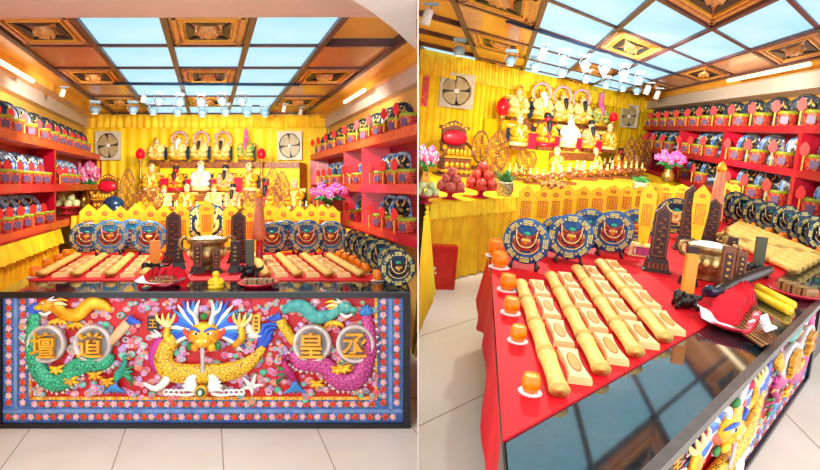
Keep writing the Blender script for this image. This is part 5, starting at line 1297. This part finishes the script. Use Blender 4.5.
for i in range(9):
    t = i/8 - .5; hd = onB(711 + 24*(t+.5), 317 - 30*(t+.5)); tl = onB(764 + 7*(t+.5), 351 - 6*(t+.5))
    hd = hd + B.n*(.14*s + .05*s*math.cos(t*3)); tl = tl + B.n*.09*s
    d = (tl - hd).normalized(); w = d.cross(B.n).normalized(); tn = math.radians(28 + 8*math.sin(i*2.0))
    pack_at(B, hd, tl, B.n*math.cos(tn) - w*math.sin(tn)*-1, .17, 'red fan headed incense pack, %s on the napkin, right room' % nth(i, 9), 'incense packs on the napkin, right room')
def f_bar(r):
    m = MB(); m.lathe([(.09, -.5), (.1, -.49), (.1, .49), (.09, .5)], M_YEL, 14, (0, 0, .1), R=Matrix.Rotation(PI/2, 3, 'Y')); m.build('candle_stick', r)
    MB().tube([(.5, 0, .1), (.54, 0, .11)], .012, M_WHITE, 5).build('wick', r)
for i, (a, b) in enumerate((((757, 291.5), (792, 310)), ((753.5, 297), (789, 315.5)))):
    P0, P1 = onB(*a, HT), onB(*b, HT); put('bar', f_bar, 'yellow_candle', 'thick yellow candle lying on the granite, %s of two, right room' % ['rear', 'front'][i], 'candle', B.M((P0+P1)/2, (P1-P0).cross(B.n), 0, ((P1-P0).length, 8.5*px(P0)/.2, 8.5*px(P0)/.2)))
P = onB(796, 296, HT); s = 50*px(P)
put('tray', f_tray, 'tray', 'round red tray with wrapped incense boxes beyond the yellow candles, right room', 'tray', B.M(P, None, 0, s))
P0, P1 = onB(779, 287, HT + .05), onB(808, 297, HT + .05); dd = (P1 - P0)
for i in range(3): put('block', f_block, 'incense_box', '%s of the three wrapped boxes on the red tray, right room' % ['leftmost', 'middle one', 'rightmost'][i], 'box', B.M(P + dd*((i-1)*.36) + B.n*.06*s, dd.cross(B.n), 0, (dd.length*.33, .62*s, .17*s)), 'boxes on the red tray, right room')

# ------------------------------------------------------------------ right-hand room: altar
def fm(P): return na*.55 + (CAM - P).normalized()*.6
def tierB(u, v, t, h):
    P = B.seth(wallP(B, base0, B.ex, na, u, v, t), h); v2 = proj(P)[1]; return B.seth(wallP(B, base0, B.ex, na, u, v2, t), h)
def sB_(u, v, t, h, hp, key, lb): P = tierB(u, v, t, h); statue(B, P, hp*1.15, key, lb + ', right room', fm(P))
for a in ((516.5, 124, .6, T3B, 30, 'pale', DESC[0]), (540.5, 125, .6, T3B, 30, 'white', DESC[1]), (561, 126, .6, T3B, 29, 'blackA', DESC[2]), (580, 127, .6, T3B, 28, 'blackA', DESC[3]), (598, 129, .6, T3B, 25, 'pink', DESC[4]),
          (517, 150, 1.35, T2B, 29, 'gold', DESC[5]), (544, 151, 1.35, T2B, 32, 'dark', DESC[6]), (567.5, 151, 1.35, T2B, 30, 'wb', DESC[7]), (588, 152, 1.35, T2B, 27, 'bb', DESC[8]), (607, 153, 1.35, T2B, 24, 'gold', DESC[9])): sB_(*a)
def lowB(u, v=172): return B.H(u, v, HALT)
for i, (u, v, hp, key) in enumerate(((554, 178, 30, 'gold'), (574, 176, 26, 'pale'), (593, 175, 26, 'gold'), (618, 172, 24, 'dark'), (629, 170, 24, 'bb'))):
    P = lowB(u, v); statue(B, P, hp, key, 'seated statue, front altar row, %s, right room' % nth(i, 5), fm(P))
for i, (u, v, w, hh) in enumerate(((531, 150, 8, 19), (556, 150, 5, 16), (578, 151, 5, 15), (598, 152, 6, 13))):
    P = tierB(u, v, 1.65, T2B); simple(B, 'banner', f_banner, 'red_banner', 'small red panel between second row statues, %s, right room' % nth(i, 4), 'banner', P, (w*px(P), w*px(P), hh*px(P)), fm(P), grp='red panels on the right room altar')
P = tierB(496, 141, 1.3, T2B); P = lowB(496, 170); simple(B, 'lamp', f_lamp, 'altar_lamp', 'red egg shaped lamp on brass stem, left of the statues, right room', 'lamp', P, (66*px(P), 66*px(P), 72*px(P)), fm(P))
P = tierB(609, 152, 1.2, T2B); simple(B, 'lamp', f_lamp, 'altar_lamp', 'red egg shaped lamp on brass stem, right of the statues, right room', 'lamp', P, 40*px(P), fm(P))
for u, v, w, hh, lb in ((454, 108, 35, 34, 'beside the throne'), (627, 127.5, 19.5, 22.5, 'next to the wall shelf')):
    P = wallP(B, base0, B.ex, na, u, v, .2); fan(B, P, (w*px(P)*1.12, w*px(P), hh*px(P)), 'square white exhaust fan on yellow curtain %s, right room' % lb, na*.8 + (CAM-P).normalized()*.5)
P = lowB(453.5, 176); simple(B, 'throne', f_throne, 'throne', 'small carved throne with red cushion below the fan, right room', 'throne', P, (37*px(P), 33*px(P), 35*px(P)), fm(P))
P = lowB(495, 178); simple(B, ('ow', 0), f_openwork(0), 'carved_screen', 'brown carved leaf shaped screen below the red lamp, right room', 'carving', P, (24*px(P), 24*px(P), 25*px(P)), fm(P))
P = lowB(478, 170); simple(B, ('ow', 1), f_openwork(1), 'carved_screen', 'round carved screen behind the red apples, right room', 'carving', P, (18*px(P), 18*px(P), 31*px(P)), fm(P))
P = lowB(525, 176); simple(B, ('ow', 1), f_openwork(1), 'round_fan', 'round pale openwork fan left of the front statues, right room', 'fan', P, (21*px(P), 20*px(P), 22*px(P)), fm(P))
for i, (u, v, w, hh) in enumerate(((627, 172, 13, 22), (636, 170, 12, 22), (645, 169, 10, 18))):
    P = lowB(u, v); simple(B, ('ow', 0), f_openwork(0), 'carved_screen', 'brown carved screen at the right altar end, %s, right room' % nth(i, 3), 'carving', P, (w*px(P), w*px(P), hh*px(P)/1.2), fm(P))
for i, (u, v, w) in enumerate(((515, 180, 22), (536, 184, 24), (560, 184, 30), (583, 180, 26), (600, 179, 24), (618, 178, 24), (636, 176, 20), (566, 172, 24), (604, 171, 20), (541, 173, 22))):
    P = lowB(u, v); simple(B, ('carv', i % 3), f_carving(i % 3), 'wood_carving', 'low brown wood carving on the altar front, %s, right room' % nth(i, 10), 'carving', P, w*px(P), fm(P), grp='low carvings on the right room altar')
for u, v, w, key, mt, lb, fr_, lay, fs in ((425.5, 203, 26, 'g', M_LGREEN, 'red pedestal dish of pale buns at the left end, right room', 'pale bun', (5, 2), .3), (449.5, 199, 30, 'p', M_PEACH, 'red pedestal dish of peaches below the throne, right room', 'peach', (6, 3, 1), .3), (480, 197.5, 32, 'a', M_APPLE, 'red pedestal dish of red apples beside the plant, right room', 'red apple', (6, 3, 1), .32)):
    P = lowB(u, v); dish(B, P, w*px(P), key, mt, 0, lb, 'right', fr_, key != 'g', lay, fs)
P = lowB(504, 196); simple(B, 'plant', f_plant, 'potted_plant', 'leafy green plant in chequered pot beside the red apples, right room', 'plant', P, (20*px(P), 20*px(P), 26*px(P)), None)
P = lowB(640, 190); simple(B, 'plant', f_plant, 'potted_plant', 'low green plant at the right altar end, right room', 'plant', P, (18*px(P), 18*px(P), 14*px(P)), None)
P = lowB(424, 188); simple(B, ('fl', 0), f_flower(M_PALEP, M_PINK), 'orchid_vase', 'vase of pale pink orchids at the left altar end, right room', 'flowers', P, (25*px(P), 22*px(P), 40*px(P)), None)
P = lowB(667, 182); simple(B, ('fl', 1), f_flower(M_ORCH, M_PINK), 'orchid_vase', 'vase of magenta orchids in front of the wall shelf, right room', 'flowers', P, (31*px(P), 26*px(P), 30*px(P)), None)
P = lowB(642, 165); simple(B, 'lamp', f_lamp, 'altar_lamp', 'small red lamp next to the wall shelf, right room', 'lamp', P, (20*px(P), 20*px(P), 14*px(P)), fm(P))
def f_longan(r):
    rnd = random.Random(8); m = MB()
    m.lathe([(.4, 0), (.5, .1), (.5, .14), (.1, .12)], M_BROWN, 16); m.build('dish', r); m = MB()
    for i in range(60): a = rnd.uniform(0, 6.28); d = .44*math.sqrt(rnd.random()); m.sph((d*math.cos(a), d*math.sin(a), .16 + .22*(1-d*2)*rnd.random()), .07, M_LONG, 7, 5)
    o = m.build('longan_pile', r); o['kind'] = 'stuff'
P = lowB(553, 189); simple(B, 'longan', f_longan, 'fruit_bowl', 'dish heaped with small brown longans before the talisman boards, right room', 'fruit bowl', P, 26*px(P), None)
# crate, side drape, hanging tapestry
def f_crate(r):
    b = MB(); b.box((0, .0, .5), (.9, .3, .9), W('crate_red', 'dc2414', 'c41c10', 4, .4)); b.build('body', r)
    m = MB()
    for a in ((-.5, -.42, 0, 1), (.42, .5, 0, 1), (-.42, .42, 0, .08), (-.42, .42, .92, 1)): m.prism([(a[0], a[2]), (a[1], a[2]), (a[1], a[3]), (a[0], a[3])], -.2, .18, W('crate_red', 'dc2414'))
    m.build('rim', r)
    m = MB(); m.sph((-.32, -.2, .48), (.04, .04, .04), M_WHITE, 8, 5); m.sph((-.27, -.2, .38), (.035, .04, .035), M_WHITE, 8, 5); m.build('clasp', r)
P = B.H(440, 288, HFL); simple(B, 'crate', f_crate, 'red_crate', 'red plastic crate standing on the floor before the yellow skirt, right room', 'crate', P, (27*px(P), 27*px(P), 44*px(P)), None, 14)
P = B.H(421, 330, HFL) ; P = CAM + ray(419.6, 262)*4.2; hh = B.h(P)
r = thing('side_cloth', 'yellow cloth hanging at the left edge of the right room', 'cloth', Matrix.Translation(P)); I = r.matrix_world.inverted()
m = curtain(B, B.seth(P, 0), V3((PART, 1, 0)).normalized(), .01, hh - .75, hh + .45, V3((1, 0, 0)), M_SKIRT, .0, .1, 6)
m = MB(); vs = []; nn = 16
for j in range(9):
    for i in range(nn+1):
        t = i/nn; w = (.03 + .17*j/8 if j < 6 else .16 - .11*(j-6)/2); q = P + V3((PART, 1, 0))*(t*.8 - .2) + V3((w*math.sin(t*PI*.5) + .012*math.sin(t*22), 0, 0))
        vs.append(I @ B.seth(q, hh + .35 - 1.0*j/8))
m.add(vs, [(j*(nn+1)+i, j*(nn+1)+i+1, (j+1)*(nn+1)+i+1, (j+1)*(nn+1)+i) for j in range(8) for i in range(nn)], M_CURT, True); m.build('drape', r)
P = wallP(B, base0, B.ex, na, 420.5, 106, .9); 
def f_tap(r):
    m = MB(); n = 8; vs = []
    for j in range(2):
        for i in range(n+1): vs.append((i/n, .04*math.sin(i*1.6), 1-j)); 
    for j in range(2):
        for i in range(n+1): vs.append((i/n, .04*math.sin(i*1.6) + .02, (.0 if j == 0 else .0) + (1 - j) * (1) ))
    k = 2*(n+1); f = [(i, i+1, n+2+i, n+1+i) for i in range(n)]
    m.add(vs, f + [tuple(k+q for q in reversed(t)) for t in f], W('tapestry', 'd81c30', 'f08a28', 9, .6, c3='a01050'), True); m.build('hanging', r)
    MB().tube([(-.05, 0, 1.0), (1.05, 0, 1.0)], .03, M_GOLD, 6).build('rod', r)
simple(B, 'tap', f_tap, 'tapestry', 'red patterned hanging in the left corner below the ceiling, right room', 'tapestry', P, (10*px(P), 6*px(P), 31*px(P)), na)

# ------------------------------------------------------------------ right-hand room: lamps
for rowi, lst in enumerate(([(563, 60), (585, 65), (604, 70), (624, 74), (639, 80)], [(459, 51), (510.5, 61), (535, 67), (562, 73), (586, 79), (606, 84.5), (623, 88), (637, 91)])):
    for i, (u, v) in enumerate(lst):
        hang(B, 'globe', f_globe, u, v, .155 if rowi == 0 else .17, 'globe track lamp, %s in the %s row, right room' % (nth(i, len(lst)), ['front', 'back'][rowi]), 'globe lamps of the right room')
for i, (u, v, d) in enumerate(((430.5, 17, .10), (545, 54, .10), (649.5, 90, .12), (659, 95, .12))):
    hang(B, 'can', f_can, u, v, d, 'white cylinder track lamp, %s, right room' % nth(i, 4), 'cylinder lamps of the right room')
rail(B, B.H(507, 23, HCE - .05), B.H(678, 76, HCE - .05), 'dark lamp track across the ceiling, right room')
P0 = B.seth(E0 + B.ex*(cw*.62 + .76*GX - .25) + er*1.5, HCE - .1); 
m = MB(); P0 = B.seth(E0 + B.ex*(cw*.75) + er*1.5, HCE - .16); P1 = P0 - er*2.6; m.tube([P0, P1], .03, M_STREAK, 8); c = (P0+P1)/2; m.v = [tuple(V3(p) - c) for p in m.v]; o = m.build('cove_glow_strip'); o.location = c; tag(o, 'glowing strip added for the bright edge of the golden cove above the shelf, right room', 'light streak')  # added glowing strip imitates the bright cove edge; no tube is visible here
# ------------------------------------------------------------------ camera, light
cam = bpy.data.cameras.new('camera'); co = bpy.data.objects.new('camera', cam); COL.objects.link(co)
cam.sensor_fit = 'HORIZONTAL'; cam.sensor_width = 36; cam.lens = 36 * F / 820
cam.shift_x = 0; cam.shift_y = -(235 - CY) / 820
co.location = CAM; co.rotation_euler = (PI/2, 0, 0); cam.clip_start = .05; SC.camera = co
w = bpy.data.worlds.new('world'); SC.world = w; w.use_nodes = True
bg = w.node_tree.nodes['Background']; bg.inputs[0].default_value = (.97, .98, 1, 1); bg.inputs[1].default_value = 2.2
def spot(P, T, e, size=70, col=(1, .93, .82), r=.04):
    l = bpy.data.lights.new('spot_lamp', 'SPOT'); l.energy = e; l.spot_size = math.radians(size); l.spot_blend = .8; l.color = col; l.shadow_soft_size = r
    o = bpy.data.objects.new('spot_lamp', l); COL.objects.link(o); o.location = P
    o.rotation_euler = (T - P).to_track_quat('-Z', 'Y').to_euler()
for u in (159, 201, 242):
    spot(A.H(u, 101, CEIL - .42), PA((u-200)/90, 8.6, -.1), 240, 70)
for u, T in ((165, PA(-.7, 5.2, TOPA)), (240, PA(.7, 5.2, TOPA)), (120, PA(-2.0, 6.3, 0)), (280, PA(1.9, 6.6, 0))):
    spot(A.H(u, 88, CEIL - .22), T, 140, 110)
for u, v in ((563, 60), (604, 70), (639, 80)):
    P = B.H(u, v, HCE - .55); spot(P, tierB(u, 140, 1.0, T2B), 600, 66)
for u, v, T, e in ((545, 54, onB(580, 270), 110), (604, 70, onB(740, 250), 230), (639, 80, k0 - er*6, 420), (624, 70, k0 - er*2.5, 420), (510, 61, lowB(450, 185), 300)):
    spot(B.H(u, v, HCE - .5), T, e, 110)
SC.view_settings.view_transform = 'Standard'; SC.view_settings.look = 'None'; SC.view_settings.gamma = 1; SC.view_settings.exposure = .15
SC.view_settings.use_curve_mapping = False
